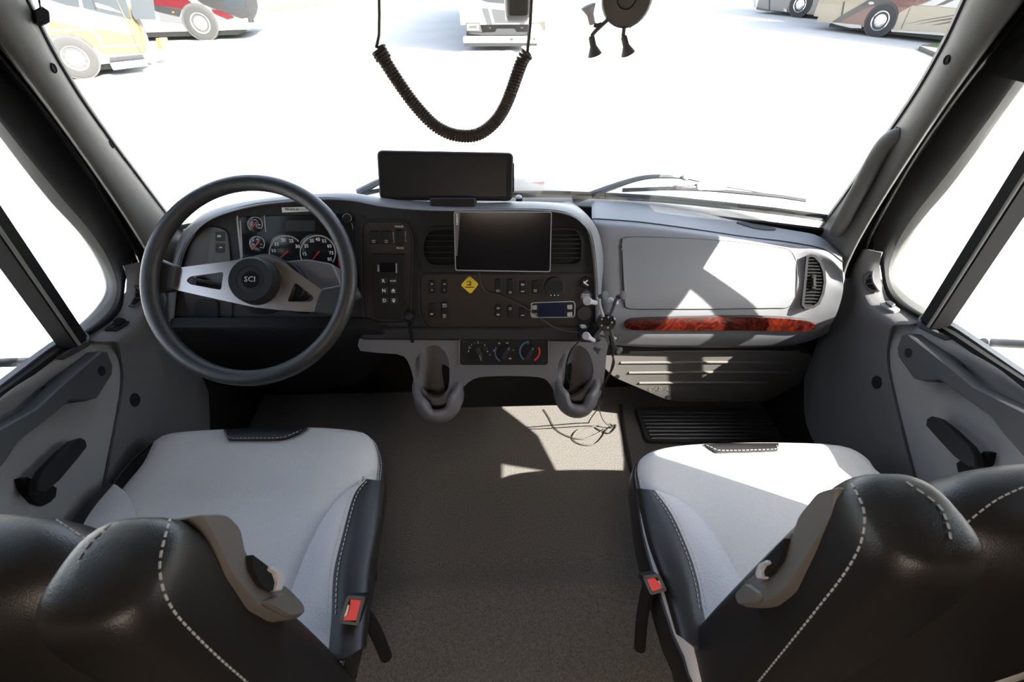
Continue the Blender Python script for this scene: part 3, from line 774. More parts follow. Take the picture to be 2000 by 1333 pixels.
# left-hand wood panel marks
for q in ((430, 461, 7, 4), (433, 483, 6, 2.4)): slab('printed_mark', rr(q[0]-q[2]/2, q[1]-q[3]/2, q[0]+q[2]/2, q[1]+q[3]/2, .6, 1), IP, .0036, .0046, GREYP, wood_c, 0)
for y0 in (452, 475): slab('rocker_switch', rr(422, y0, 442, y0+19, 3), IP, .003, .0042, BLACK, wood_c, .4)
kn = pdisc('headlamp_knob', 396, 553, 14, IP, .004, .02, BLACK, wood_c, 24)
ptext('0', 384, 542, 4, IP, .0046, WHITE, wood_c)
slab('printed_mark', rr(388, 540.5, 397, 545, .6, 1), IP, .0036, .0046, GREYP, wood_c, 0)
slab('air_vent', rr(384, 585, 430, 630, 8), IP, .004, .010, BLACK, wood_c, 2)
# lower driver side panel and centre lip
lowp = Pl(at(520, 690, Y=1.0), (0, -1, -.35))
slab('knee_panel', quad_r([(318, 640), (715, 640), (790, 660), (745, 700), (700, 752), (560, 765), (420, 745), (330, 690)], 20), lowp, -.03, .004, BLACK, dash, 3)
lipp = Pl(at(985, 652, Y=.965), (0, -.9, .5))
slab('centre_lip', quad_r([(700, 641), (1167, 640), (1176, 668), (705, 664)], 8), lipp, -.05, .004, CHAR, dash, 4)
# ------------------------------------------------------------------ passenger side
def gy(t): return t
P0 = [(1156, 393, 1.360), (1172, 393, 1.34), (1250, 398, 1.335), (1350, 413, 1.30), (1450, 433, 1.25), (1540, 449, 1.19), (1600, 462, 1.13), (1645, 500, 1.06)]
P1 = [(1156, 428, 1.190), (1172, 428, 1.17), (1250, 434, 1.17), (1350, 447, 1.16), (1450, 462, 1.14), (1540, 473, 1.11), (1608, 487, 1.07), (1645, 512, 1.03)]
P2 = [(1160, 452, 1.145), (1176, 452, 1.125), (1250, 457, 1.125), (1350, 464, 1.12), (1450, 474, 1.105), (1548, 486, 1.085), (1612, 500, 1.045), (1646, 530, 1.00)]
P3 = [(1167, 500, 1.105), (1183, 500, 1.085), (1250, 503, 1.085), (1350, 506, 1.08), (1450, 510, 1.075), (1552, 515, 1.06), (1616, 522, 1.03), (1647, 550, .99)]
P4 = [(1167, 560, 1.050), (1183, 560, 1.03), (1250, 562, 1.03), (1350, 563, 1.028), (1450, 563, 1.025), (1552, 562, 1.015), (1614, 560, .995), (1646, 572, .975)]
P5 = [(1168, 612, 1.015), (1184, 612, 0.995), (1250, 613, .995), (1350, 613, .993), (1450, 613, .99), (1552, 611, .985), (1606, 603, .975), (1640, 596, .968)]
P6 = [(1168, 640, 1.010), (1184, 640, 0.99), (1250, 641, .99), (1350, 642, .988), (1450, 643, .985), (1548, 640, .98), (1596, 632, .975), (1632, 618, .968)]
P7 = [(1170, 660, 1.018), (1186, 660, 0.998), (1250, 664, .998), (1350, 666, .996), (1450, 667, .994), (1540, 664, .99), (1590, 652, .985), (1622, 636, .98)]
P8 = [(1172, 672, 1.050), (1188, 672, 1.03), (1250, 676, 1.03), (1350, 678, 1.03), (1450, 678, 1.03), (1535, 674, 1.03), (1580, 664, 1.03), (1612, 650, 1.03)]
pr_ = [[at(a, b, Y=c) for a, b, c in r] for r in (P0, P1, P2, P3, P4, P5, P6, P7, P8)]
pr_.append([p+Vector((0, .12, -.01)) for p in pr_[-1]])
pas = sheet('passenger_panel', pr_, DASH, dash, 5, 5, .006, sharp=80)
tube('panel_seam', [p+Vector((0, -.002, .001)) for p in cr(pr_[1], 4)], .0016, CHAR, pas, 5)
from mathutils.bvhtree import BVHTree
_bv = BVHTree.FromPolygons([v.co+wl_of(dash) for v in pas.data.vertices], [tuple(p.vertices) for p in pas.data.polygons])
def onpas(px, py, k=.0):
    """point of the passenger panel seen at px,py, lifted by k"""
    v = Vector(ray(px, py)); v.normalize()
    hit, nn, _, _ = _bv.ray_cast(Vector(EYE), v)
    if hit is None: hit = at(px, py, Y=1.03); nn = Vector((0, -1, .5)).normalized()
    if nn.dot(v) > 0: nn = -nn
    return hit+nn*k
def conform(name, rows_px, m, par, k, thick=.003, nu=4, nv=3):
    return sheet(name, [[onpas(x, y, k) for x, y in r] for r in rows_px], m, par, nu, nv, thick)
def gloverow(f):
    xs = np.linspace(0, 1, 8); top = [(1214, 478), (1222, 465), (1300, 466), (1380, 470), (1450, 476), (1510, 484), (1540, 490), (1553, 512)]
    bot = [(1220, 588), (1228, 602), (1300, 603), (1380, 603), (1450, 602), (1510, 601), (1538, 599), (1551, 580)]
    return [(a[0]+(b[0]-a[0])*f, a[1]+(b[1]-a[1])*f) for a, b in zip(top, bot)]
glove = conform('glovebox_lid', [gloverow(f) for f in (0, .06, .3, .55, .8, .95, 1)], DASH, dash, .0045, .0045)
gl_o = gloverow(0)+[(1556, 545)]+gloverow(1)[::-1]+[(1216, 530)]
tube('lid_gap', [onpas(x, y, .0018) for x, y in cr(gl_o+[gl_o[0]], 3)], .0026, CHAR, glove, 6)
wr = [[(1222, 628), (1236, 623), (1290, 621), (1360, 619), (1430, 618), (1500, 619), (1560, 623), (1588, 630)],
      [(1219, 632), (1236, 632), (1290, 631), (1360, 630), (1430, 629), (1500, 631), (1560, 634), (1593, 634)],
      [(1222, 637), (1236, 641), (1290, 642), (1360, 642), (1430, 642), (1500, 643), (1560, 644), (1586, 640)]]
wood = conform('wood_trim_strip', wr, BURL, dash, .009, .006)
wout = wr[0]+wr[2][::-1]
tube('strip_groove', [onpas(x, y, .002) for x, y in cr(wout+[wout[0]], 3)], .0035, CHAR, wood, 6)
conform('strip_emblem', [[(1408, 627), (1413, 626.5), (1418, 627)], [(1408, 628.3), (1413, 628), (1418, 628.3)]], CHROME, wood, .0096, .0008, 1, 1)
# side vent in the passenger panel
vo = [(1574, 500), (1582, 497), (1592, 499), (1604, 512), (1611, 530), (1613, 552), (1609, 575), (1600, 595), (1588, 603), (1572, 604), (1565, 596), (1566, 585), (1570, 545)]
vc = onpas(1588, 550)
vn = (onpas(1588, 575)-onpas(1588, 525)).cross(onpas(1600, 550)-onpas(1575, 550))
VP = Pl(vc+Vector((0, -.004, .0)), vn)
vi = inset(vo, 5)
sv = ring_slab('side_vent', vo, vi, VP, -.02, .006, CHAR, dash)
slab('vent_recess', vi, VP, -.004, -.001, RUBBER, sv, 0)
ys = np.linspace(508, 597, 15)
for y in ys:
    seg = []
    for k in range(len(vi)):
        (ax, ay), (bx, by) = vi[k], vi[(k+1) % len(vi)]
        if (ay-y)*(by-y) <= 0 and ay != by: seg.append(ax+(bx-ax)*(y-ay)/(by-ay))
    if len(seg) > 1: slab('vent_slat', rr(min(seg), y-.9, max(seg), y+.9, .4, 1), VP, -.002, .004, CHAR, sv, .3)
slab('vent_tab', rr(1584, 537, 1592, 566, 2), VP, .0, .009, BLACK, sv, 1)
slab('vent_tab', rr(1586.5, 543, 1589.5, 560, 1), VP, .008, .012, CHAR, sv, .5)
spk = [[(1440, 434), (1470, 438), (1500, 443), (1516, 448)], [(1438, 436), (1470, 446), (1496, 450), (1514, 450)]]
conform('speaker_grille', spk, CHAR, dash, .002, .002)
# cabin filter cover under the dash
FP = Pl(at(1300, 740, Y=1.04), (0, -1, .05))
fc = thing('filter_cover', 'pointed beige-grey filter cover with moulded ribs under the passenger dash', 'panel', FP(1320, 780))
slab('cover_plate', quad_r([(1176, 694), (1300, 684), (1440, 682), (1585, 690), (1590, 735), (1500, 785), (1325, 786), (1298, 781), (1198, 738), (1176, 716)], 12), FP, -.02, .0, COVER, fc, 1.5)
for y0, xa, xb in ((687, 1230, 1560), (708.5, 1212, 1560), (728, 1228, 1540), (748, 1248, 1500)):
    tube('moulded_rib', [FP(xa, y0+.5, .001), FP((xa+xb)/2, y0-.6, .0025), FP(xb, y0, .001)], .0042, COVER, fc, 8, 5)
for x, y in ((1205.5, 736), (1304.5, 775.5)): pdisc('screw_hole', x, y, 5, FP, .0, .0012, RUBBER, fc, 16)
ptext('CAB AIR FILTER', 1316, 760.5, 7, FP, .001, COVER, fc, bold=.012, space=1.05)
slab('under_dash_trim', quad_r([(1176, 672), (1300, 676), (1560, 672), (1585, 692), (1440, 684), (1300, 686), (1176, 696)], 3), Pl(at(1300, 680, Y=1.042), (0, -1, -.1)), -.01, .0, CHAR, dash, 1)
# trailer brake lever at the lower edge of the face
lv = thing('brake_lever', 'black ball-topped lever below the gear selector', 'lever', IP(800, 640, .02))
tube('lever_stem', [IP(806, 668, .01), IP(803, 650, .035), IP(800, 634, .05)], .006, BLACK, lv, 8, 3)
lathe('lever_knob', IP(799, 620, .045), (0, -.5, .8), [(.004, -.018), (.012, -.014), (.015, 0), (.012, .012), (.004, .017)], BLACK, lv, 16)

# ================================================================== CENTRE CONSOLE WITH CUP HOLDERS
CP = Pl(at(985, 690, Y=.945), (0, -.93, .37))
con = thing('cup_holder_console', 'grey moulded console with two cup holders below the dash centre', 'console', (0, .9, .34))
cout = cr([(702, 662), (800, 660), (985, 660), (1120, 660), (1184, 663), (1184, 695), (1180, 740), (1172, 775), (1140, 792), (1100, 785), (1082, 765), (1070, 745), (1050, 737), (1000, 735), (950, 736), (925, 741), (905, 757), (892, 780), (862, 796), (830, 788), (814, 765), (806, 735), (796, 705), (775, 692), (704, 686), (702, 662)], 2)[:-1]
hl = cr([(850, 674), (863, 681), (875, 698), (878, 725), (875, 760), (858, 778), (832, 772), (816, 748), (811, 725), (813, 700), (830, 680), (850, 674)], 2)[:-1]
hr_ = cr([(1132, 675), (1146, 684), (1155, 702), (1159, 724), (1152, 750), (1130, 772), (1104, 778), (1094, 755), (1089, 728), (1093, 704), (1110, 683), (1132, 675)], 2)[:-1]
holed('console_face', cout, [hl, hr_], CP, -.018, 0, CONS, con)
def pod(cx, cy, wide, s):
    n = 48; ri = .044*wide
    V = []; F = []
    def ring(r, zf, oy=0.0):
        for k in range(n):
            a = 2*math.pi*k/n
            V.append((cx+r*math.cos(a), cy+1.25*r*math.sin(a)+oy, zf(a)))
    def rim(a):
        fr = -math.sin(a)                       # 1 at the front
        t = min(1, max(0, (-fr-.2)/.5)); z = .450+.006*(1-fr)+.11*t*t*(3-2*t)
        d = abs(((a-1.5*math.pi-s*.25+math.pi) % (2*math.pi))-math.pi)
        t = min(1, max(0, (d-.34)/.3)); t = t*t*(3-2*t)
        return z-.036*(1-t)
    prof = [(.02, lambda a: .352), (.046*wide, lambda a: .353), (.060*wide, lambda a: .364), (.068*wide, lambda a: .390), (.067*wide, lambda a: rim(a)-.012), (.064*wide, lambda a: rim(a)-.003), (.058*wide, lambda a: rim(a)), (.049*wide, lambda a: rim(a)-.004), (ri, lambda a: rim(a)-.016), (ri*.92, lambda a: .372), (ri*.3, lambda a: .370)]
    for r, z in prof: ring(r, z)
    for i in range(len(prof)-1):
        for k in range(n):
            F.append((i*n+k, i*n+(k+1) % n, (i+1)*n+(k+1) % n, (i+1)*n+k))
    F.append(tuple(range(n-1, -1, -1))); F.append(tuple((len(prof)-1)*n+k for k in range(n)))
    return mk('cup_holder', V, F, CONS, con, sharp=70)
pl_ = at(856, 790, Y=.885); pr2 = at(1126, 790, Y=.885)
pod(pl_.x, .917, 1.08, .5); pod(pr2.x, .917, .98, -.3)
box('under_console_cover', -.2, .95, .30, .18, 1.1, .47, BLACK, con)
# climate panel
cc = thing('climate_panel', 'black climate panel with three rotary knobs between the cup holders', 'control panel', CP(985, 686))
slab('panel_face', rr(899, 660.5, 1069.5, 712, 5), CP, .0, .004, BLACK, cc, 1)
ring_slab('panel_edge', rr(897, 658.5, 1071.5, 714, 6), rr(899, 660.5, 1069.5, 712, 5), CP, 0, .006, CONS, cc)
for x, y in ((906, 667), (1061, 667), (905, 703), (1061, 704)): pdisc('screw', x, y, 2.6, CP, .0035, .0048, CHAR, cc, 10)
for cx0, cy0, ang in ((936, 687, 68), (988, 686, -62), (1034.5, 686, -62)):
    kb = pdisc('rotary_knob', cx0, cy0, 15 if cx0 < 950 else 14, CP, .0035, .010, BLACK, cc, 28)
    a = math.radians(ang); c, s = math.cos(a), math.sin(a)
    slab('knob_grip', quad_r([(cx0-c*13-s*4.5, cy0-s*13+c*4.5), (cx0+c*13-s*3.5, cy0+s*13+c*3.5), (cx0+c*13+s*3.5, cy0+s*13-c*3.5), (cx0-c*13+s*4.5, cy0-s*13-c*4.5)], 4), CP, .009, .022, CHAR, kb, 1.4)
    e0, e1 = (2, 13) if cx0 < 950 else (9, 13)
    slab('pointer_line', [(cx0+c*e0-s*.5, cy0+s*e0+c*.5), (cx0+c*e1-s*.5, cy0+s*e1+c*.5), (cx0+c*e1+s*.5, cy0+s*e1-c*.5), (cx0+c*e0+s*.5, cy0+s*e0-c*.5)], CP, .021, .0228, GREYP, kb, 0)
for t, x, y in (('0', 915.5, 685.5), ('1', 921, 673.5), ('2', 934, 668.5), ('3', 947, 674), ('4', 952, 686)): ptext(t, x, y, 3.6, CP, .0042, WHITE, cc)
for x, y in ((927, 669.5), (941, 669.5), (951, 679.5)): slab('printed_mark', el(x, y, .7, .7, 8), CP, .0035, .0044, GREYP, cc, 0)
for k in range(3):
    a = math.radians(k*120+20)
    slab('printed_fan', [(917+.6*math.cos(a+1.57), 678.5+.6*math.sin(a+1.57)), (917+3*math.cos(a+.4), 678.5+3*math.sin(a+.4)), (917+3*math.cos(a-.4), 678.5+3*math.sin(a-.4))], CP, .0035, .0044, GREYP, cc, 0)
slab('blue_arc', arc(988, 687, 20, 22, 125, 205, 14), CP, .0035, .0045, BLUEP, cc, 0)
slab('blue_arc', arc(1034.5, 686, 18, 20.5, 125, 265, 20), CP, .0035, .0045, BLUEP, cc, 0)
slab('red_arc', arc(1034.5, 686, 17.5, 21, -25, 62, 16), CP, .0035, .0045, NEEDLE, cc, 0)
for x, y, w_, h_ in ((975, 670, 4, 3), (991, 669.5, 5, 2), (1001, 683.5, 5, 3), (996, 699.5, 5, 3.4), (965, 684, 4.5, 3.4), (970.5, 699.5, 3.6, 3), (1031, 671, 5, 1)):
    slab('printed_mark', rr(x-w_/2, y-h_/2, x+w_/2, y+h_/2, .8, 1), CP, .0035, .0044, GREYP if x not in (965, 970.5) else BLUEP, cc, 0)
slab('printed_mark', rr(955, 692, 959, 693, .3, 1), CP, .0035, .0044, GREYP, cc, 0)

# ================================================================== STEERING
WC = at(488, 546, d=.975)
TH = math.radians(46)
WA = Vector((0, -math.sin(TH), math.cos(TH)))
WP = Pl(WC, WA)
whl = thing('steering_wheel', 'large black steering wheel with brushed metal spokes', 'steering wheel', WC)
e1 = Vector((1, 0, 0)); e2 = WA.cross(e1)
RP = [WC+(e1*math.cos(2*math.pi*k/96)+e2*math.sin(2*math.pi*k/96))*.2112 for k in range(96)]
V, F = tube_mesh(RP, .0172, 14, True)
WHEELM = mat('wheel_rim_rubber', (0.024, 0.024, 0.025), 0.42, bump=(500, .3))
mk('rim', V, F, WHEELM, whl)
WD = Pl(WC-WA*.030, WA)
hole_l = quad_r([(365, 549), (372, 541), (438, 532), (433, 567.5), (372, 556)], 5)
hole_r = quad_r([(577, 552), (611, 578), (614, 584), (608, 590), (562, 590)], 5)
plate = [(352, 523.5), (400, 517), (450, 511), (490, 502), (525, 500), (556, 514), (593, 541), (631, 567.5), (616, 610), (580, 608.5), (545, 606), (500, 601), (452, 591), (398, 579), (344.5, 567)]
holed('spoke_plate', plate, [hole_l, hole_r], WD, -.002, .0025, BRUSH, whl)
slab('spoke_cover', quad_r([(300, 500), (318, 508), (353, 522), (345, 569), (300, 574), (288, 560), (288, 515)], 8), WD, -.008, .016, WHEELM, whl, 3)
slab('spoke_cover', quad_r([(631, 566), (650, 563), (680, 556), (684, 600), (660, 618), (640, 616), (615, 611)], 8), WD, -.008, .016, WHEELM, whl, 3)
hub = lathe('hub', WC-WA*.06, WA, [(.070, 0), (.060, .018), (.053, .028), (.050, .048), (.049, .050)], BLACK, whl, 40)
hcap = lathe('horn_cap', WC-WA*.010, WA, [(.049, -.004), (.0485, .006), (.046, .0095), (.030, .0085), (.0295, .0075), (.020, .008)], BLACK, whl, 40)
hp = Pl(WC-WA*.0, WA)
lathe('cap_medallion', WC-WA*.003, WA, [(.019, 0), (.018, .002)], GLOSSB, hcap, 28)
cproj = hp.p0-EYE; zz = cproj@AX_F
hx0, hy0 = 1000+FPX*(cproj@AX_R)/zz, 666.5-FPX*(cproj@AX_U)/zz
text('SCI', WC+WA*.0, e1+e2*-.03, e2+e1*.03, .0165, GREYP, hcap, bold=.01, space=1.05)
col = thing('steering_column', 'grey steering column shroud behind the wheel hub', 'steering column', WC-WA*.3)
WS = Pl(WC-WA*.10, WA)
slab('column_shroud', quad_r([(530, 512), (600, 506), (650, 515), (670, 563), (655, 568), (622, 574), (540, 582), (505, 560)], 8), WS, -.16, .0, CONS, col, 3)
slab('shroud_collar', quad_r([(520, 515), (575, 512), (605, 545), (600, 585), (520, 590)], 14), WS, -.02, .022, BLACK, col, 3)
tube('column_tube', [WC-WA*.10, WC-WA*.30, WC-WA*.46], .045, BLACK, col, 16)
tube('turn_signal_stalk', [WC-WA*.10+Vector((-.03, 0, 0)), WC-WA*.085+Vector((-.09, 0, .0)), WC-WA*.075+Vector((-.155, .0, .012))], .008, BLACK, col, 8, 3)

# ================================================================== SCREENS
TM = math.radians(24)
MP = Pl(at(870, 342, Y=1.13), (0, -math.cos(TM), math.sin(TM)))
mon = thing('monitor', 'wide black monitor standing on top of the dash centre', 'monitor', MP(868, 405))
slab('housing', quad_r([(735, 293), (1003, 298), (1001, 393), (741, 390)], 12, 4), MP, -.035, .0, BLACK, mon, 3)
slab('screen', quad_r([(746, 303), (990, 306), (988, 384), (751, 383)], 2), MP, -.002, .0006, MATTESCREEN, mon, 0)
slab('side_knob', rr(1001, 318, 1004.5, 375, 1.5), MP, -.02, -.006, BLACK, mon, .5)
slab('stand', quad_r([(838, 386), (930, 386), (927, 408), (842, 408)], 6), Pl(at(884, 398, Y=1.068), MP.n), -.07, .0, BLACK, mon, 3)
GP = Pl(IP.ortho(985, 470, .05), IP.n)
gps = thing('navigation_tablet', 'black navigation tablet mounted over the centre of the dash', 'tablet', GP(982, 530))
gq = [(886, 413), (1078, 413.5), (1075, 532), (889, 529)]
slab('tablet_body', quad_r(gq, 5), GP, -.014, .0, BLACK, gps, 1)
ring_slab('metal_edge', quad_r(gq, 5), quad_r([(888, 415), (1076, 415.5), (1073.4, 530), (890.6, 527)], 4), GP, -.006, .0012, SILV, gps)
slab('glass_front', quad_r([(888, 415), (1076, 415.5), (1073.4, 530), (890.6, 527)], 4), GP, -.002, .0006, SCREEN, gps, 0)
slab('painted_reflection', [(888.5, 416), (899, 416), (893, 500), (890, 500)], GP, .0, .0009, BEZEL, gps, 0)  # reflection along the tablet edge, painted as a paler strip
ptext('GARMIN', 892.8, 428, 4.2, GP, .0012, WHITE, gps, rot=90, bold=.02)
slab('mount_arm', rr(955, 460, 1010, 505, 6), GP, -.056, -.012, BLACK, gps, 2)
# yellow diamond tag
YP = Pl(IP.ortho(917, 557, .010), IP.n)
tg = thing('diamond_tag', 'small yellow diamond warning tag stuck on the dark wood panel', 'tag', YP(917, 557))
dq = [(916, 539), (935, 556), (919, 575.5), (899, 557.5)]
slab('tag_plate', quad_r(dq, 5), YP, -.007, .0, YELLOW, tg, 1)
def ribbon(pts, w_, pl, o, m, par, name='printed_line'):
    for (x0, y0), (x1, y1) in zip(pts[:-1], pts[1:]):
        l = math.hypot(x1-x0, y1-y0); nx, ny = -(y1-y0)/l*w_/2, (x1-x0)/l*w_/2
        slab(name, [(x0+nx, y0+ny), (x1+nx, y1+ny), (x1-nx, y1-ny), (x0-nx, y0-ny)], pl, o-.0004, o, m, par, 0)
ribbon([(912, 552), (914, 549.5), (918, 549.5), (920.5, 551.5), (917, 553), (919, 556)], 1.3, YP, .0006, BLACK, tg, 'printed_symbol')
slab('printed_mark', rr(911.5, 556, 921, 557.6, .4, 1), YP, 0, .0006, BLACK, tg, 0)
slab('printed_mark', rr(908, 560.5, 926, 562, .4, 1), YP, 0, .0006, BLACK, tg, 0)
ribbon([(909, 547.5), (916, 541.8), (923, 547.8)], .7, YP, .0006, BEZEL, tg)
tag(tube('charging_cable', [GP(935, 531, -.02), IP(945, 566, .02), IP(985, 581, .03), IP(1035, 607, .04), IP(1075, 636, .055), IP(1105, 647, .06), IP(1131, 650, .06)], .0016, CORD, None, 6, 6), 'thin cable running from the tablet across the wood panel to the mount', 'cable')

# ================================================================== PHONE HOLDERS
def grip(name, a, b, m, par, r0=.0055, r1=.0105):
    a, b = Vector(a), Vector(b); L = (b-a).length
    return lathe(name, a, b-a, [(r0*.7, 0), (r0, .002), (r0*1.05, L*.5), (r1*.95, L*.9), (r1, L*.97), (r1*.8, L)], m, par, 14)
XY = .885
q = lambda x, y, Y=XY: at(x, y, Y=Y)
xm = thing('phone_holder', 'spring-arm phone holder with pale rubber tips at the right end of the console', 'phone holder', q(1184, 690))
dn = (Vector(EYE)-q(1184, 629)).normalized()*.75+Vector((0, -.4, 0)); dn.normalize()
hubx = lathe('holder_disc', q(1184, 629), dn, [(.020, -.012), (.0235, -.006), (.0235, .004), (.021, .007), (.008, .0065), (.007, .002)], GLOSSB, xm, 28)
for k in range(5):
    a = k*1.2566; ex, ey, en = frame_of(dn)
    lathe('disc_screw', q(1184, 629)+(ex*math.cos(a)+ey*math.sin(a))*.014+dn*.006, dn, [(.003, 0), (.0022, .0016)], SILV, hubx, 8)
for pts in ([(1178, 618), (1172, 600), (1169, 582)], [(1191, 617), (1198, 600), (1204, 583)], [(1176, 642), (1166, 654), (1158, 668)], [(1192, 643), (1196, 658), (1200, 674)]):
    tube('arm', [q(*p) for p in pts], .0042, SILV if pts[0][0] == 1178 else PULL, xm, 8, 3)
grip('grip_tip', q(1164, 592, .88), q(1146, 588, .85), GRIPW, xm); grip('grip_tip', q(1170, 580), q(1183, 577, .87), GRIPD, xm)
grip('grip_tip', q(1205, 581), q(1219, 577, .865), GRIPD, xm); grip('grip_tip', q(1206, 592, .89), q(1191, 587, .92), GRIPW, xm, .005, .008)
grip('grip_tip', q(1160, 666, .88), q(1144, 656, .85), GRIPW, xm); grip('grip_tip', q(1160, 680), q(1173, 688, .87), GRIPD, xm)
grip('grip_tip', q(1198, 678), q(1211, 686, .865), GRIPD, xm); grip('grip_tip', q(1193, 656, .9), q(1202, 664, .89), GRIPW, xm, .004, .006)
tube('socket_arm', [q(1180, 634, .90), q(1162, 640, .92), q(1152, 655, .93)], .013, BLACK, xm, 10, 3)
slab('socket_base', rr(1132, 643, 1160, 668, 5), Pl(q(1146, 655, .925), (0, -.9, .4)), -.035, .006, BLACK, xm, 2)
slab('clamp_plate', rr(1135, 636, 1145, 642, 1.5), Pl(q(1140, 639, .905), (0, -.8, .5)), -.02, .003, GRIPW, xm, .8)
hx_ = [at(1130, 668, Y=.90), at(1116, 684, Y=.885), at(1108, 705, Y=.885), at(1106, 725, Y=.887), at(1110, 745, Y=.89), at(1118, 752, Y=.893)]
tag(tube('black_cable', hx_, .0022, BLACK, None, 8, 6), 'black cable dropping from the phone holder into the right cup holder', 'cable')
# second holder on the windscreen
YH = .93
qq = lambda x, y, Y=YH: at(x, y, Y=Y)
wm = thing('screen_mount', 'dark spring-arm phone holder hanging at the top of the windscreen', 'phone holder', qq(1225, -25))
dn = (Vector(EYE)-qq(1226, -5)).normalized()
ctr = qq(1224, -4)
lathe('holder_disc', ctr, dn, [(.034, -.016), (.041, -.008), (.0415, .003), (.038, .008), (.016, .0075), (.014, .003)], mat('smoky_plastic', (.035, .032, .026), .3), wm, 32)
tube('arm', [qq(1193, 33), qq(1180, 45), qq(1163, 61), qq(1155, 71)], .0035, PULL, wm, 8, 3)
tube('arm', [qq(1175, 47), qq(1166, 50), qq(1160, 48)], .0035, PULL, wm, 8, 3)
tube('arm', [qq(1221, 38), qq(1219, 55), qq(1217, 71)], .0035, PULL, wm, 8, 3)
tube('arm_end', [qq(1230, 34), qq(1232, 44), qq(1227, 50)], .006, BEZEL, wm, 8, 3)
grip('grip_tip', qq(1155, 70), qq(1162, 109), GRIPD, wm, .0055, .0125)
grip('grip_tip', qq(1218, 70), qq(1227, 107), GRIPD, wm, .0055, .0125)
grip('grip_tip', qq(1157, 48), qq(1149, 10), GRIPW, wm, .0055, .0125)
tube('suction_neck', [qq(1226, -5)+Vector((0, .01, 0)), qq(1228, -45, 1.0), qq(1230, -70, 1.05)], .012, BLACK, wm, 10, 3)
# grey sensor box at the header, hook on the left pillar
BP = Pl(at(1010, 10, Y=.93), (0, -1, .25))
bx = thing('sensor_box', 'rounded grey sensor box hanging at the top centre of the windscreen', 'dash camera', BP(1010, -40))
slab('housing', quad_r([(984, -55), (1037, -55), (1034, 37), (988, 37)], 10), BP, -.04, .0, TONGUE, bx, 4)
slab('face_plate', quad_r([(991, -50), (1034, -50), (1032, 31), (993, 31)], 7), BP, -.004, .003, BEZEL, bx, 2)
kp_ = at(78, 30, X=-.815)
hk = thing('pillar_clip', 'small black clip at the top of the left pillar', 'clip', kp_)
slab('clip_body', quad_r([(64, 22), (78, 14), (93, 24), (95, 46), (84, 50), (66, 44)], 4), Pl(kp_, (.8, -.55, .2)), -.012, .014, BLACK, hk, 2)
tube('clip_wire', [at(80, 20, X=-.815), at(77, 5, X=-.772), at(75, -15, X=-.77)], .0015, BLACK, hk, 6)
# coiled microphone cord
cyc = .64
path = cr([at(x, y, Y=cyc) for x, y in ((738, 95), (752, 120), (775, 156), (800, 192), (825, 222), (850, 246), (878, 261), (905, 266), (930, 264), (952, 252), (972, 232), (988, 205), (1001, 172), (1012, 140), (1022, 115), (1031, 104))], 12)
D = [0]
for a, b in zip(path[:-1], path[1:]): D.append(D[-1]+float(np.linalg.norm(b-a)))
turns = 76; hel = []
n_ = turns*9
for k in range(n_+1):
    s = D[-1]*k/n_; i = min(int(np.searchsorted(D, s, side='right'))-1, len(path)-2)
    t = (s-D[i])/max(D[i+1]-D[i], 1e-9); p = path[i]+(path[i+1]-path[i])*t
    tg_ = Vector(path[i+1]-path[i]).normalized(); u = Vector((0, 1, 0)); u = (u-tg_*u.dot(tg_)).normalized(); w_ = tg_.cross(u)
    a = 2*math.pi*turns*k/n_
    rad = .0066*(1.25 if k < 30 else 1)
    hel.append(Vector(p)+(u*math.cos(a)+w_*math.sin(a))*rad)
hel = [at(738, -60, Y=cyc), at(740, -20, Y=cyc), at(741, 30, Y=cyc), at(740, 70, Y=cyc), at(735, 92, Y=cyc)]+hel+[at(1031, 92, Y=cyc), at(1035, 55, Y=cyc), at(1038, 0, Y=cyc), at(1039, -60, Y=cyc)]
tag(tube('coiled_cord', hel, .0021, CORD, None, 6), 'dark coiled radio cord hanging in a loop before the windscreen', 'cord')
# cables on the floor and down from the holder
zf = FZ+.0055
wires = [at(1192, 656, Y=.885), at(1198, 690, Y=.88), at(1192, 726, Y=.88), at(1174, 760, Y=.90), at(1171, 800, Y=.93), at(1180, 824, Y=1.03), at(1196, 836, Z=zf), at(1192, 828, Z=zf), at(1165, 833, Z=zf), at(1130, 840, Z=zf), at(1118, 856, Z=zf), at(1133, 868, Z=zf), at(1160, 869, Z=zf), at(1177, 853, Z=zf), at(1182, 838, Z=zf), at(1170, 846, Z=zf), at(1140, 858, Z=zf), at(1110, 853, Z=zf), at(1085, 838, Z=zf), at(1072, 815, Z=zf), at(1062, 800, Z=zf)]
tag(tube('phone_cable', wires, .0019, CORD, None, 6, 6), 'thin cable hanging off the phone holder and looped on the sunlit carpet', 'cable')
wires = [at(1190, 655, Y=.89), at(1195, 690, Y=.885), at(1199, 712, Y=.885), at(1186, 742, Y=.89), at(1176, 765, Y=.90), at(1173, 790, Y=.92), at(1150, 826, Z=zf), at(1166, 838, Z=zf), at(1188, 847, Z=zf), at(1200, 838, Z=zf), at(1202, 830, Z=zf), at(1186, 838, Z=zf), at(1180, 848, Z=zf)]
tag(tube('charger_wire', wires, .0021, BLACK, None, 6, 6), 'black wire hanging beside the console down to the cable loops on the carpet', 'cable')
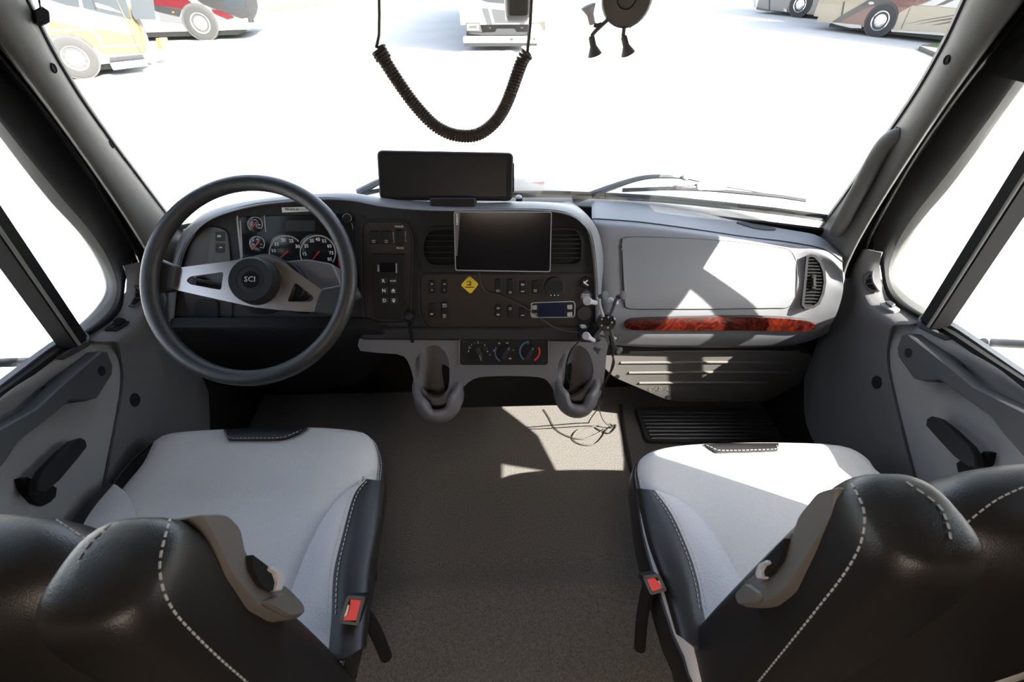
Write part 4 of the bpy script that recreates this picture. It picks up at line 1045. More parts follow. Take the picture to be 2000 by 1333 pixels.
# grab handle on the right pillar
gh = thing('grab_handle', 'curved grey grab handle along the right windscreen pillar', 'handle', at(1628, 455, X=.90))
tube('handle_bar', [at(1757, 266, X=.868), at(1744, 270, X=.86), at(1728, 283, X=.855), at(1708, 314, X=.853), at(1685, 358, X=.858), at(1662, 400, X=.866), at(1645, 432, X=.874), at(1633, 452, X=.89)], .0185, PILLAR, gh, 14, 5)
slab('handle_foot', quad_r([(1640, 425), (1656, 432), (1655, 443), (1638, 452), (1622, 450)], 5), Pl(at(1640, 440, X=.905), (-.7, -.6, .2)), -.02, .006, PILLAR, gh, 2)
slab('handle_foot', quad_r([(1738, 262), (1752, 246), (1760, 262), (1752, 284), (1742, 280)], 4), Pl(at(1750, 268, X=.865), (-.7, -.6, .2)), -.02, .006, PILLAR, gh, 2)
# grille tread on the floor by the passenger seat
TP = Pl((0, 0, FZ+.004), (0, 0, 1))
tr_ = thing('floor_grille', 'ribbed silver floor grille in the passenger footwell', 'grille', at(1340, 835, Z=FZ+.004))
tq = [(1240, 798), (1500, 798), (1545, 870), (1262, 866)]
ring_slab('grille_frame', quad_r(tq, 8), quad_r([(1247, 803), (1495, 803), (1535, 864), (1268, 861)], 6), TP, -.003, .010, GRILLE, tr_)
slab('grille_bed', quad_r([(1247, 803), (1495, 803), (1535, 864), (1268, 861)], 6), TP, -.003, .003, GRILLE, tr_, 0)
for k in range(8):
    y = 808+k*7; x0 = 1250+k*3.0; x1 = 1496+k*5
    tube('grille_rib', [at(x0, y, Z=FZ+.008), at(x1, y, Z=FZ+.008)], .0055, GRILLE, tr_, 8)
# wipers and bonnet
YW = 1.42
wp = thing('wiper_arm', 'dark right-hand wiper with a long blade lying low on the windscreen', 'wiper', at(1120, 390, Y=YW))
tube('arm', [at(x, y, Y=YW) for x, y in ((1118, 391), (1150, 382), (1210, 360), (1258, 347), (1300, 345), (1340, 348), (1375, 356), (1395, 362))], .008, PULL, wp, 8, 3, rfun=lambda t: .013-.008*min(1, t*1.4))
tube('blade', [at(x, y, Y=YW-.01) for x, y in ((1216, 372), (1300, 369), (1380, 371), (1450, 377), (1520, 384), (1573, 392))], .006, BLACK, wp, 8, 3)
tube('blade_frame', [at(x, y, Y=YW) for x, y in ((1216, 370), (1300, 366), (1370, 361), (1420, 365), (1500, 378), (1572, 389))], .0035, PULL, wp, 8, 3)
slab('blade_joint', rr(1362, 356, 1418, 372, 4), Pl(at(1390, 364, Y=YW-.012), (0, -1, .4)), -.012, .0, TONGUE, wp, 1)
lathe('joint_cap', at(1339, 346, Y=YW-.01), (0, -1, .5), [(.010, -.01), (.011, 0), (.008, .006)], SILV, wp, 12)
wp = thing('wiper_arm', 'dark left-hand wiper root just left of the monitor', 'wiper', at(700, 378, Y=YW))
tube('arm', [at(x, y, Y=YW) for x, y in ((700, 377), (720, 366), (745, 354), (800, 340), (880, 332))], .012, PULL, wp, 8, 3, rfun=lambda t: .013-.006*t)
tube('blade', [at(x, y, Y=YW) for x, y in ((712, 378), (760, 370), (880, 366))], .007, BLACK, wp, 8, 3)
sn = thing('light_sensor', 'tiny black sensor stud on the dash top right of the monitor', 'sensor', at(1014, 388, Y=1.27))
lathe('stud', at(1014, 389, Y=1.27), (0, -.2, 1), [(.010, -.01), (.010, .003), (.007, .006)], BLACK, sn, 12)
lathe('stud_cap', at(1013, 386, Y=1.27), (0, -.2, 1), [(.009, 0), (.009, .003), (.006, .006)], TONGUE, sn, 12)
hz = [[at(1010, 404, Y=1.42), at(1120, 402, Y=1.42), at(1300, 412, Y=1.41), at(1500, 452, Y=1.36)],
      [at(1010, 388, Y=1.50), at(1120, 388, Y=1.50), at(1300, 399, Y=1.48), at(1500, 444, Y=1.44)],
      [at(1010, 364, Y=1.75), at(1120, 368, Y=1.75), at(1300, 387, Y=1.72), at(1500, 439, Y=1.60)],
      [at(1010, 349, Y=2.1), at(1120, 358, Y=2.1), at(1300, 381, Y=2.0), at(1480, 434, Y=1.85)]]
hz.append([p+Vector((0, .7, -.45)) for p in hz[-1]])
hz2 = []
for r in hz:
    x0 = EYE[0]+.03
    hz2.append([MX(p) for p in r[::-1]]+[p for p in r])
hood = thing('truck_bonnet', 'glossy dark truck bonnet beyond the windscreen base', 'bonnet', (0, 1.8, .3))
hs = sheet('bonnet_skin', hz2, HOODP, hood, 3, 4, .012, sharp=80)
slab('painted_stripe', [(1004, 356), (1050, 352), (1064, 360), (1062, 371), (1004, 372)], Pl(at(1030, 362, Y=1.86), (0, -.62, .78)), -.006, .004, mat('white_paint', (.62, .60, .57), .3), hood, 0)
slab('painted_stripe', [(1030, 358), (1062, 356), (1064, 367), (1024, 366)], Pl(at(1040, 361, Y=1.84), (0, -.62, .78)), -.004, .006, mat('maroon_paint', (.16, .022, .022), .3), hood, 0)
cowl = tag(tube('cowl_seal', [Vector((x, wy(x, .80)+.03, .80)) for x in (-.95, -.8, -.5, -.2, 0, .2, .5, .8, .95)], .011, RUBBER, None, 8, 4), 'black rubber cowl seal along the base of the windscreen', 'seal')
# outside rails seen below the window sills
tag(tube('mirror_rail', [at(-120, 712, X=-1.32), at(0, 709, X=-1.32), at(38, 708, X=-1.32), at(60, 707, X=-1.25)], .012, PULL, None, 10), 'dark horizontal rail outside the left door window', 'rail')
tag(tube('mirror_rail', [at(2120, 676, X=1.32), at(2000, 673, X=1.32), at(1935, 670, X=1.32), at(1920, 669, X=1.28)], .012, PULL, None, 10), 'grey horizontal rail outside the right door window', 'rail')
from mathutils.bvhtree import BVHTree

# ================================================================== SEATS
def dashes(name, pts, m, par, on=.006, off=.0035, r=.0009):
    """row of stitches following a polyline"""
    P = cr(pts, 10); V = []; F = []
    D = [0]
    for a, b in zip(P[:-1], P[1:]): D.append(D[-1]+float(np.linalg.norm(b-a)))
    def pos(s):
        i = min(max(int(np.searchsorted(D, s, side='right'))-1, 0), len(P)-2)
        return Vector(P[i]+(P[i+1]-P[i])*((s-D[i])/max(D[i+1]-D[i], 1e-9)))
    s = 0
    while s+on < D[-1]:
        v, f = tube_mesh([pos(s), pos(s+on)], r, 4)
        k = len(V); V += v; F += [tuple(k+i for i in q_) for q_ in f]; s += on+off
    return stuff(mk(name, V, F, m, par, smooth=False))
def secpt(secs, z, ang, g=1.0):
    S = cr(secs, 6)
    c = min(S, key=lambda q_: abs(q_[2]-z)) if z < S[-1][2] else S[-1]
    ca, sa = math.cos(ang), math.sin(ang)
    return Vector((c[0]+g*c[3]*math.copysign(abs(ca)**(2/c[5]), ca), c[1]+g*c[4]*math.copysign(abs(sa)**(2/c[5]), sa), c[2]))
def cushion(name, out, par, m):
    P = [(p[0], p[1]) for p in cr([Vector((a, b, 0)) for a, b in out]+[Vector((out[0][0], out[0][1], 0))], 3)[:-1]]
    def ins(d):
        cx0 = sum(p[0] for p in P)/len(P); cy0 = sum(p[1] for p in P)/len(P)
        return [(cx0+(x-cx0)*(1-d/.27), cy0+(y-cy0)*(1-d/.27)) for x, y in P]
    loops = []
    for d, z in ((.03, .36), (.005, .375), (0, .41), (0, .455), (.006, .476), (.018, .489), (.036, .496), (.07, .499), (.13, .502), (.2, .504), (.25, .505)):
        loops.append([Vector((x, y, z)) for x, y in ins(d)])
    return solid(loops, name, m, par, sharp=80)
def zt(px, py, Z): return at(px, py, Z=Z)

def build_seat(sg, label, outline, bol, ins_, bol2, ins2, tabp, yb, stitch_edge, wst, pip):
    cx0 = sg*.58
    s = thing('driver_seat' if sg < 0 else 'passenger_seat', label, 'seat', (cx0, .4, .02))
    loft('seat_pedestal', [(cx0, .42, .02, .20, .20, 5), (cx0, .42, .2, .18, .18, 5), (cx0, .42, .34, .22, .21, 5), (cx0, .42, .372, .23, .22, 5)], BLACK, s, 24, 2)
    cu = cushion('seat_cushion', outline, s, SEATG)
    PO = [(p[0], p[1]) for p in cr([Vector((x, y, 0)) for x, y in outline]+[Vector((*outline[0], 0))], 3)[:-1]]
    sk = lambda k: [(cx0+(x-cx0)*k, .43+(y-.43)*k) for x, y in PO]
    solid([[Vector((x, y, z)) for x, y in sk(k)] for z, k in ((.352, .95), (.36, .998), (.40, 1.012), (.445, 1.012), (.458, 1.004))], 'cushion_skirt', LEATH, s, sharp=80)
    for rws, nm, m in ((bol, 'side_bolster', LEATH), (ins_, 'bolster_insert', SEATI), (bol2, 'side_bolster', LEATH), (ins2, 'bolster_insert', SEATI)):
        if rws: sheet(nm, [[zt(*p) for p in r] for r in rws], m, s, 4, 4, .012, sharp=80)
    sheet('front_tab', [[zt(*p) for p in r] for r in tabp], LEATH, s, 4, 2, .006)
    tube('piping', [zt(x, y+1, z) for x, y, z in pip], .0032, LEATH, s, 8, 4)
    for r in stitch_edge:
        dashes('stitching', [zt(*p) for p in r], THREAD, s)
    # backrest and inboard wing
    bs = [(cx0+sg*.03, yb, .40, .20, .060, 3.4), (cx0+sg*.03, yb, .60, .20, .066, 3.2), (cx0+sg*.03, yb+.002, .80, .198, .070, 2.9), (cx0+sg*.03, yb+.004, .885, .192, .069, 2.7), (cx0+sg*.03, yb+.006, .93, .178, .062, 2.5), (cx0+sg*.03, yb+.008, .957, .145, .046, 2.3), (cx0+sg*.03, yb+.008, .968, .08, .02, 2.1)]
    back = loft('backrest', bs, LEATH, s, 36, 4)
    x0 = sg*.366; yw = yb-.022
    ws = [(x0-sg*.004, yw, .36, .066, .064, 4), (x0-sg*.004, yw, .55, .064, .066, 4), (x0, yw, .75, .061, .064, 3.6), (x0+sg*.001, yw, .89, .058, .060, 3.2), (x0+sg*.001, yw+.001, .955, .055, .057, 3.2), (x0+sg*.001, yw+.002, .982, .050, .051, 3.0), (x0+sg*.001, yw+.002, .994, .040, .041, 2.8), (x0+sg*.001, yw+.002, .999, .02, .02, 2.4)]
    wing = loft('backrest_wing', ws, LEATH, s, 32, 4)
    for ob, pth in ((wing, wst[0]), (wing, wst[1]), (back, wst[2])):
        bv = BVHTree.FromPolygons([v.co+wl_of(s) for v in ob.data.vertices], [tuple(p.vertices) for p in ob.data.polygons])
        P = []
        for p in cr([Vector((x, y, 0)) for x, y in pth], 6):
            v = Vector(ray(p[0], p[1])).normalized(); hit = bv.ray_cast(Vector(EYE), v)[0]
            if hit is not None: P.append(hit-v*.0006)
        if len(P) > 3: dashes('stitching', P, THREAD, s, .006, .0035, .0011)
    return s
# driver seat
o_px = [(300, 863), (335, 847), (440, 839), (600, 835), (700, 842), (730, 858), (740, 895), (737, 940)]
ol = [tuple(at(x, y, Z=.47))[:2] for x, y in o_px]+[(-.312, .48), (-.305, .34), (-.315, .22), (-.36, .17), (-.8, .17), (-.865, .22), (-.885, .36), (-.892, .50), (-.893, .585), (-.885, .65)]
seat_l = build_seat(-1, 'grey and black driver seat behind the steering wheel', ol,
    [[(640, 1290, .512), (648, 1200, .512), (652, 1120, .512), (669, 1046, .51), (691, 968, .507), (716, 936, .503)],
     [(676, 1285, .517), (684, 1195, .517), (690, 1115, .517), (705, 1042, .515), (720, 978, .510), (732, 938, .503)],
     [(714, 1262, .492), (722, 1180, .492), (728, 1105, .492), (741, 1036, .489), (748, 976, .485), (751, 940, .480)],
     [(710, 1270, .40), (718, 1188, .40), (728, 1110, .40), (738, 1042, .40), (745, 980, .40), (749, 944, .40)]],
    [[(510, 1270, .509), (560, 1175, .509), (598, 1080, .509), (632, 1012, .508), (670, 966, .506), (714, 937, .503)],
     [(572, 1285, .514), (602, 1190, .514), (628, 1100, .514), (652, 1028, .512), (682, 966, .508), (715, 936.5, .504)],
     [(640, 1290, .511), (648, 1200, .511), (652, 1120, .511), (669, 1046, .509), (691, 968, .506), (716, 936, .503)]],
    [[(176, 1060, .512), (160, 1032, .511), (184, 990, .508), (222, 946, .503)],
     [(150, 1060, .50), (140, 1030, .50), (172, 986, .497), (217, 945, .493)],
     [(140, 1060, .44), (130, 1030, .44), (166, 982, .45), (213, 944, .46)]],
    [[(266, 1070, .508), (264, 1010, .507), (250, 968, .505), (224, 946, .503)],
     [(220, 1065, .513), (212, 1020, .512), (216, 978, .508), (223, 946, .504)],
     [(176, 1060, .511), (160, 1032, .510), (184, 990, .507), (222, 946, .503)]],
    [[(437, 842, .470), (500, 839, .470), (560, 838, .470), (603, 837, .470)], [(437, 839, .496), (500, 836, .496), (560, 835, .496), (601, 835, .496)], [(439, 848, .506), (490, 846, .506), (550, 845, .506), (590, 842, .506)], [(446, 859, .508), (495, 859, .508), (548, 858, .508), (577, 849, .508)]],
    .20,
    [[(440, 841, .503), (442, 850, .5095), (452, 856, .511), (495, 856, .511), (548, 855, .511), (573, 847, .5105), (596, 837, .50)],
     [(655, 1200, .5155), (659, 1120, .5155), (675, 1046, .5135), (696, 969, .5105), (719, 937, .506)],
     [(640, 1200, .5145), (645, 1120, .5145), (662, 1046, .5125), (685, 968, .5095), (712, 937, .506)],
     [(704, 1180, .506), (714, 1105, .505), (729, 1036, .502), (738, 976, .496), (742, 940, .488), (744, 900, .478), (730, 862, .474), (698, 845, .473)],
     [(302, 863, .474), (337, 848, .474), (436, 840, .474)]],
    [[(334, 1008), (322, 1050), (312, 1100), (318, 1150), (340, 1195), (380, 1240), (430, 1288), (490, 1340)], [(215, 1025), (185, 1050), (160, 1080), (143, 1112)], [(-20, 955), (60, 990), (120, 1022), (178, 1062)]],
    [(222, 945, .47), (258, 900, .466), (300, 865, .466), (337, 849, .466), (440, 841, .466), (600, 837, .466), (700, 844, .466), (732, 860, .466), (745, 897, .466), (744, 940, .47), (740, 990, .475), (733, 1040, .478), (721, 1110, .478), (712, 1180, .478)])
# passenger seat
o_px = [(1710, 918), (1690, 893), (1640, 872), (1520, 866), (1375, 868), (1292, 876), (1252, 892), (1241, 915), (1246, 955)]
orr = [tuple(at(x, y, Z=.47))[:2] for x, y in o_px]+[(.268, .45), (.272, .34), (.285, .23), (.34, .17), (.8, .17), (.86, .22), (.875, .36), (.875, .50)]
seat_r = build_seat(1, 'grey and black passenger seat with a bright sun patch on its cushion', orr,
    [[(1392, 1270, .512), (1372, 1190, .512), (1364, 1140, .512), (1345, 1078, .511), (1312, 1005, .508), (1278, 958, .504)],
     [(1356, 1262, .517), (1338, 1180, .517), (1328, 1130, .517), (1308, 1072, .516), (1284, 1005, .511), (1262, 956, .504)],
     [(1322, 1240, .492), (1300, 1162, .492), (1288, 1120, .492), (1268, 1064, .490), (1253, 1004, .485), (1243, 955, .480)],
     [(1326, 1246, .40), (1304, 1170, .40), (1292, 1126, .40), (1272, 1070, .40), (1256, 1010, .40), (1245, 960, .40)]],
    [[(1520, 1250, .509), (1462, 1160, .509), (1424, 1092, .509), (1384, 1030, .508), (1335, 980, .506), (1282, 958, .504)],
     [(1456, 1262, .514), (1418, 1175, .514), (1395, 1115, .514), (1362, 1050, .513), (1320, 990, .508), (1280, 958, .505)],
     [(1392, 1270, .511), (1372, 1190, .511), (1364, 1140, .511), (1345, 1078, .510), (1312, 1005, .507), (1278, 958, .504)]],
    None, None,
    [[(1376, 871, .470), (1420, 869, .470), (1470, 869, .470), (1521, 869, .470)], [(1376, 868, .496), (1420, 866, .496), (1470, 866, .496), (1521, 866, .496)], [(1388, 874, .506), (1430, 873, .506), (1470, 873, .506), (1520, 873, .506)], [(1402, 883, .508), (1435, 882, .508), (1475, 881, .508), (1519, 879, .508)]],
    .225,
    [[(1380, 870, .503), (1392, 875, .5095), (1404, 880, .511), (1440, 880, .511), (1480, 879, .511), (1516, 877, .511), (1517, 870, .503)],
     [(1379, 1190, .5155), (1370, 1140, .5155), (1351, 1078, .5145), (1318, 1005, .5115), (1283, 959, .507)],
     [(1366, 1190, .5145), (1358, 1140, .5145), (1339, 1078, .5135), (1306, 1005, .5105), (1273, 958, .506)],
     [(1314, 1162, .506), (1303, 1116, .505), (1282, 1060, .503), (1266, 1002, .497), (1254, 957, .488), (1246, 915, .476), (1256, 894, .474), (1294, 878, .474)]],
    [[(1664, 945), (1688, 1000), (1682, 1060), (1650, 1120), (1600, 1185), (1540, 1260), (1475, 1340)], [(1770, 942), (1830, 985), (1850, 1020), (1858, 1060)], [(1858, 1050), (1900, 1012), (1950, 975), (2015, 945)]],
    [(1690, 896, .466), (1640, 874, .466), (1520, 868, .466), (1375, 870, .466), (1292, 879, .466), (1253, 896, .466), (1244, 916, .466), (1248, 955, .47), (1259, 1002, .474), (1274, 1062, .476), (1294, 1118, .477), (1305, 1162, .477)])
# shoulder trim with belt guide on each inboard wing
def bezel(seat, X, out, slot, tong, inner):
    bp = Pl((X, .2, .85), (-math.copysign(1, X), .05, .15))
    b = slab('belt_guide', out, bp, -.03, .004, BEZEL, seat, 4)
    slab('guide_lip', inner, bp, .0, .010, BEZEL, b, 3)
    slab('belt_slot', slot, bp, .003, .0105, RUBBER, b, 0)
    slab('belt_tongue', tong, bp, .006, .016, TONGUE, b, 1.5)
bezel(seat_l, -.299, quad_r([(384, 1006), (438, 1004), (466, 1032), (476, 1082), (512, 1120), (560, 1148), (592, 1182), (590, 1206), (556, 1214), (500, 1190), (446, 1128), (414, 1060)], 12), quad_r([(472, 1084), (510, 1112), (524, 1160), (496, 1150), (476, 1116)], 8),
      quad_r([(506, 1110), (524, 1118), (533, 1136), (526, 1158), (516, 1158), (520, 1138), (514, 1124), (504, 1118)], 3), quad_r([(500, 1178), (540, 1158), (580, 1180), (584, 1202), (552, 1208)], 8))
bezel(seat_r, .299, quad_r([(1646, 950), (1602, 960), (1562, 1010), (1548, 1056), (1508, 1094), (1452, 1140), (1440, 1166), (1452, 1188), (1496, 1184), (1540, 1156), (1584, 1090), (1632, 1012)], 12), quad_r([(1552, 1050), (1500, 1104), (1490, 1130), (1516, 1128), (1540, 1096)], 8),
      quad_r([(1520, 1096), (1504, 1104), (1498, 1122), (1502, 1134), (1511, 1132), (1508, 1118), (1514, 1108), (1524, 1103)], 3), quad_r([(1500, 1160), (1470, 1140), (1446, 1160), (1452, 1184), (1490, 1180)], 8))
def buckle(label, q_, btn, metal, nrm, Z, foot):
    c = [sum(p[0] for p in q_)/4, sum(p[1] for p in q_)/4]
    p0 = at(*c, Z=Z); bp = Pl(p0, nrm)
    b = thing('belt_buckle', label, 'buckle', p0-Vector((0, 0, .12)))
    slab('buckle_housing', quad_r(q_, 5), bp, -.05, .0, BLACK, b, 2)
    ring_slab('buckle_rim', quad_r(q_, 5), inset(quad_r(q_, 5), 6), bp, -.004, .004, PULL, b)
    slab('release_button', quad_r(btn, 3), bp, -.004, .0035, REDP, b, 1.5)
    slab('latch_slot', quad_r(metal, 1), bp, -.002, .0015, RUBBER, b, 0)
    slab('latch_plate', quad_r([(metal[0][0]*.6+metal[1][0]*.4, metal[0][1]*.6+metal[1][1]*.4), metal[1], metal[2], (metal[3][0]*.6+metal[2][0]*.4, metal[3][1]*.6+metal[2][1]*.4)], .5), bp, -.001, .0022, ALU, b, 0)
    tube('buckle_stalk', [p0-Vector(bp.n)*.045, Vector(foot)*.5+(p0-Vector(bp.n)*.09)*.5, Vector(foot)], .013, BLACK, b, 8, 3)
buckle('black seat belt buckle with red button beside the driver seat', [(679, 1163), (714, 1166), (700, 1222), (662, 1217)], [(684, 1169), (708, 1171), (697, 1213), (668, 1213), (671, 1207), (679, 1200), (684, 1182)], [(678, 1180), (683, 1183), (678, 1202), (668, 1210)], (.1, -.45, .85), .535, (-.285, .30, .25))
buckle('black seat belt buckle with red button beside the passenger seat', [(1254, 1126), (1287, 1121), (1302, 1154), (1270, 1163)], [(1259, 1131), (1278, 1127), (1296, 1150), (1273, 1157)], [(1281, 1136), (1287, 1134), (1296, 1146), (1289, 1150)], (-.1, -.45, .85), .53, (.262, .30, .25))
# seat slide rail on the driver seat's inboard side
tag(tube('seat_rail', [at(738, 1030, Z=.36), at(733, 1080, Z=.36), at(722, 1150, Z=.36), at(706, 1230, Z=.36)], .004, PULL, None, 8, 3), 'thin dark trim rail along the lower inboard edge of the driver seat', 'rail')

# ================================================================== OUTSIDE: PARKED COACHES
PW = mat('white_body', (.24, .235, .225), .3, coat=.4)
PG = mat('gold_body', (.055, .040, .022), .3, coat=.4)
PBG = mat('beige_body', (.17, .145, .105), .3, coat=.4)
PM = mat('maroon_body', (.055, .010, .010), .25, coat=.5)
PR = mat('red_body', (.05, .004, .006), .25, coat=.5)
PK = mat('black_body', (.012, .012, .013), .3, coat=.3)
PGR = mat('grey_body', (.065, .065, .07), .3, coat=.4)
PDG = mat('dark_grey_body', (.013, .013, .014), .35, coat=.3)
WGL = mat('coach_window', (.02, .024, .028), .12)
LAMP = mat('amber_lamp', (.15, .07, .02), .3)
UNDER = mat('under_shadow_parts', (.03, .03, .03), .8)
def coach(name, label, A, B, zA, wheel, wtop, wbot, nose, length, body, height=3.7):
    """A, B: picture points on the lower side edge (B nearer the nose); wheel: picture points of its centre, top and foot"""
    a, b = at(*A, Z=GZ+zA), at(*B, Z=GZ+zA)
    h = (b-a); h.z = 0; h.normalize()
    nrm = Vector((h.y, -h.x, 0))
    if nrm.dot(Vector(EYE)-a) < 0: nrm = -nrm
    a = at(*wbot, Z=GZ)
    sp_ = Pl(a, nrm)
    WR = (sp_(*wtop).z-GZ)/2
    zA = sp_(*A).z-GZ
    np_ = sp_(*nose); s1 = (np_-a).dot(h)
    a = a+Vector((0, 0, zA))
    c = thing(name, label, 'motorhome', (a.x, a.y, GZ))
    def P3(s, d, z): return a+h*s-nrm*d+Vector((0, 0, z-(GZ+zA)+GZ))
    z0, z1 = zA-.02, height
    V = [P3(s, d, z) for s in (s1-length, s1-.05) for d in (.012, 2.5) for z in (z0, z1)]
    F = [(0, 1, 3, 2), (4, 6, 7, 5), (0, 4, 5, 1), (2, 3, 7, 6), (0, 2, 6, 4), (1, 5, 7, 3)]
    mk('body_shell', V, F, body, c, smooth=False)
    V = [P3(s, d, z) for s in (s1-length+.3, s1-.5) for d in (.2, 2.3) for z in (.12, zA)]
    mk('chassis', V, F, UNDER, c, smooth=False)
    def cwheel(w, rimm):
        r = WR; ce = sp_(*w); ce = Vector((ce.x, ce.y, GZ+r))
        t = lathe('wheel', ce, nrm, [(r*.6, -.28), (r*.97, -.26), (r, -.22), (r, .01), (r*.97, .035), (r*.86, .045), (r*.62, .040), (r*.59, .02)], TYRE, c, 36)
        rm = lathe('wheel_rim', ce, nrm, [(r*.60, -.03), (r*.60, .044), (r*.56, .046), (r*.53, .02), (r*.36, .03), (r*.30, .055), (r*.16, .06), (r*.14, .09), (r*.02, .095)], rimm, t, 36)
        ex, ey, en = frame_of(nrm, (0, 0, 1))
        for k in range(10):
            an = k*math.pi/5
            lathe('hand_hole', ce+(ex*math.cos(an)+ey*math.sin(an))*r*.47, nrm, [(r*.055, .02), (r*.055, .034)], UNDER, t, 10)
            lathe('wheel_nut', ce+(ex*math.cos(an+.3)+ey*math.sin(an+.3))*r*.25, nrm, [(r*.03, .04), (r*.03, .075)], CHROME, t, 6)
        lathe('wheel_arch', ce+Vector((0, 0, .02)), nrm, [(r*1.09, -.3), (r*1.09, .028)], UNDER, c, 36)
        return t
    k = 0
    def panel(nm, pts, m, o=.012, par=None):
        return slab(nm, pts, sp_, o-.014, o, m, par or c, 0)
    return c, sp_, panel, cwheel, h, nrm, P3, s1
Z1 = lambda x, y: (60+x/4.1667, y/4.1667)
Z2 = lambda x, y: (1440+x/4.348, y/4.348)
Z5 = lambda x, y: (860+x/7.692, y/7.692)
zz1 = lambda L: [Z1(*p) for p in L]
zz2 = lambda L: [Z2(*p) for p in L]
zz5 = lambda L: [Z5(*p) for p in L]
# gold and white coach, far left
c, sp_, panel, cw, h, nrm, P3, s1 = coach('motorhome', 'gold and white motorhome parked nearest on the left', Z1(540, 520), Z1(945, 480), .42, Z1(360, 470), Z1(355, 294), Z1(415, 642), Z1(930, 480), 10.5, PW)
panel('gold_panel', zz1([(150, 170), (300, 205), (600, 245), (860, 290), (900, 350), (920, 440), (910, 425), (640, 455), (560, 420), (430, 320), (330, 280), (150, 300)]), PG, .014)
panel('white_sweep', zz1([(150, 240), (500, 232), (560, 290), (590, 375), (890, 360), (900, 372), (585, 388), (545, 300), (490, 246), (150, 256)]), PW, .019)
panel('sill_panel', zz1([(540, 450), (910, 432), (945, 480), (640, 512), (565, 522)]), PW, .018)
panel('side_window', zz1([(130, -60), (380, -60), (400, 60), (300, 45), (130, -10)]), WGL, .018)
panel('side_window', zz1([(400, -60), (760, -60), (800, 100), (815, 150), (640, 118), (430, 65)]), WGL, .018)
panel('white_flash', zz1([(520, 20), (640, 55), (740, 104), (540, 60)]), PW, .022)
panel('side_window', zz1([(800, -60), (990, -60), (1010, 90), (1020, 160), (850, 158), (825, 120)]), WGL, .02)
panel('mirror_arm', zz1([(490, -40), (505, -40), (530, 40), (535, 62), (520, 58)]), PK, .05)
cw(Z1(360, 470), PW)
st_ = panel('entry_step', zz1([(632, 462), (908, 436), (938, 510), (935, 530), (668, 562), (650, 530)]), PDG, .12)
panel('step_tread', zz1([(640, 500), (930, 470), (942, 520), (668, 556)]), SILV, .30, st_)
fpn = Pl(P3(s1, 0, 1.0), h)
fc_ = [P3(s1+dx, d, z) for z, dx in ((.40, .18), (.75, .32), (1.1, .30), (1.7, .18), (2.3, .02)) for d in (.02, .3, .9, 1.6, 2.2, 2.5)]
V = []; rows_ = []
for z, dx in ((.40, .10), (.55, .28), (.9, .36), (1.3, .30), (1.8, .16), (2.4, 0.0)):
    rows_.append([P3(s1-.05+(.0 if i in (0, 5) else dx*(.75 if i in (1, 4) else 1)), d, z) for i, d in enumerate((0, .14, .7, 1.8, 2.36, 2.5))])
sheet('front_cap', rows_, PG, c, 3, 3, .03, sharp=80)
slab('headlamp', zz1([(1030, 310), (1095, 305), (1105, 350), (1090, 410), (1050, 400), (1035, 350)]), Pl(P3(s1+.12, .1, .9), (h*.9+nrm*.45)), -.04, .05, LAMP, c, 0)
# red, white and grey coach behind it
c, sp_, panel, cw, h, nrm, P3, s1 = coach('motorhome', 'red, white and grey motorhome parked behind the gold one', Z1(1060, 255), Z1(1610, 240), .42, Z1(1380, 180), Z1(1370, 40), Z1(1385, 330), Z1(1780, 228), 10.5, PW)
panel('red_stripe', zz1([(960, -20), (1260, -20), (1320, 30), (1240, 72), (1100, 52), (960, 35)]), PR, .016)
panel('red_stripe', zz1([(1470, 75), (1560, 90), (1660, 140), (1600, 155), (1530, 128), (1490, 105)]), PR, .018)
panel('dark_panel', zz1([(980, 40), (1230, 76), (1215, 135), (1020, 90)]), PDG, .014)
panel('dark_panel', zz1([(1330, -20), (1840, -20), (1850, 60), (1840, 110), (1800, 185), (1720, 150), (1600, 110), (1480, 66), (1400, 30)]), PDG, .014)
panel('window', zz1([(1580, -20), (1740, -20), (1745, 70), (1620, 80), (1570, 50)]), WGL, .018)
panel('light_skirt', zz1([(1040, 100), (1230, 145), (1240, 190), (1060, 165)]), PGR, .014)
panel('bumper', zz1([(1590, 165), (1770, 145), (1785, 225), (1612, 240)]), PW, .10)
panel('marker_lamp', zz1([(1150, 92), (1172, 95), (1170, 106), (1150, 104)]), LAMP, .024)
cw(Z1(1380, 180), PW)
V = [P3(s, d, z) for s in (s1-.06, s1+.22) for d in (.05, 2.45) for z in (.5, 2.6)]
mk('front_cap', V, [(0, 1, 3, 2), (4, 6, 7, 5), (0, 4, 5, 1), (2, 3, 7, 6), (0, 2, 6, 4), (1, 5, 7, 3)], PDG, c, smooth=False)
slab('front_lamp', zz1([(1860, 60), (1885, 70), (1890, 140), (1870, 130)]), Pl(P3(s1+.25, .2, 1.0), (h+nrm*.3)), -.02, .02, SILV, c, 0)
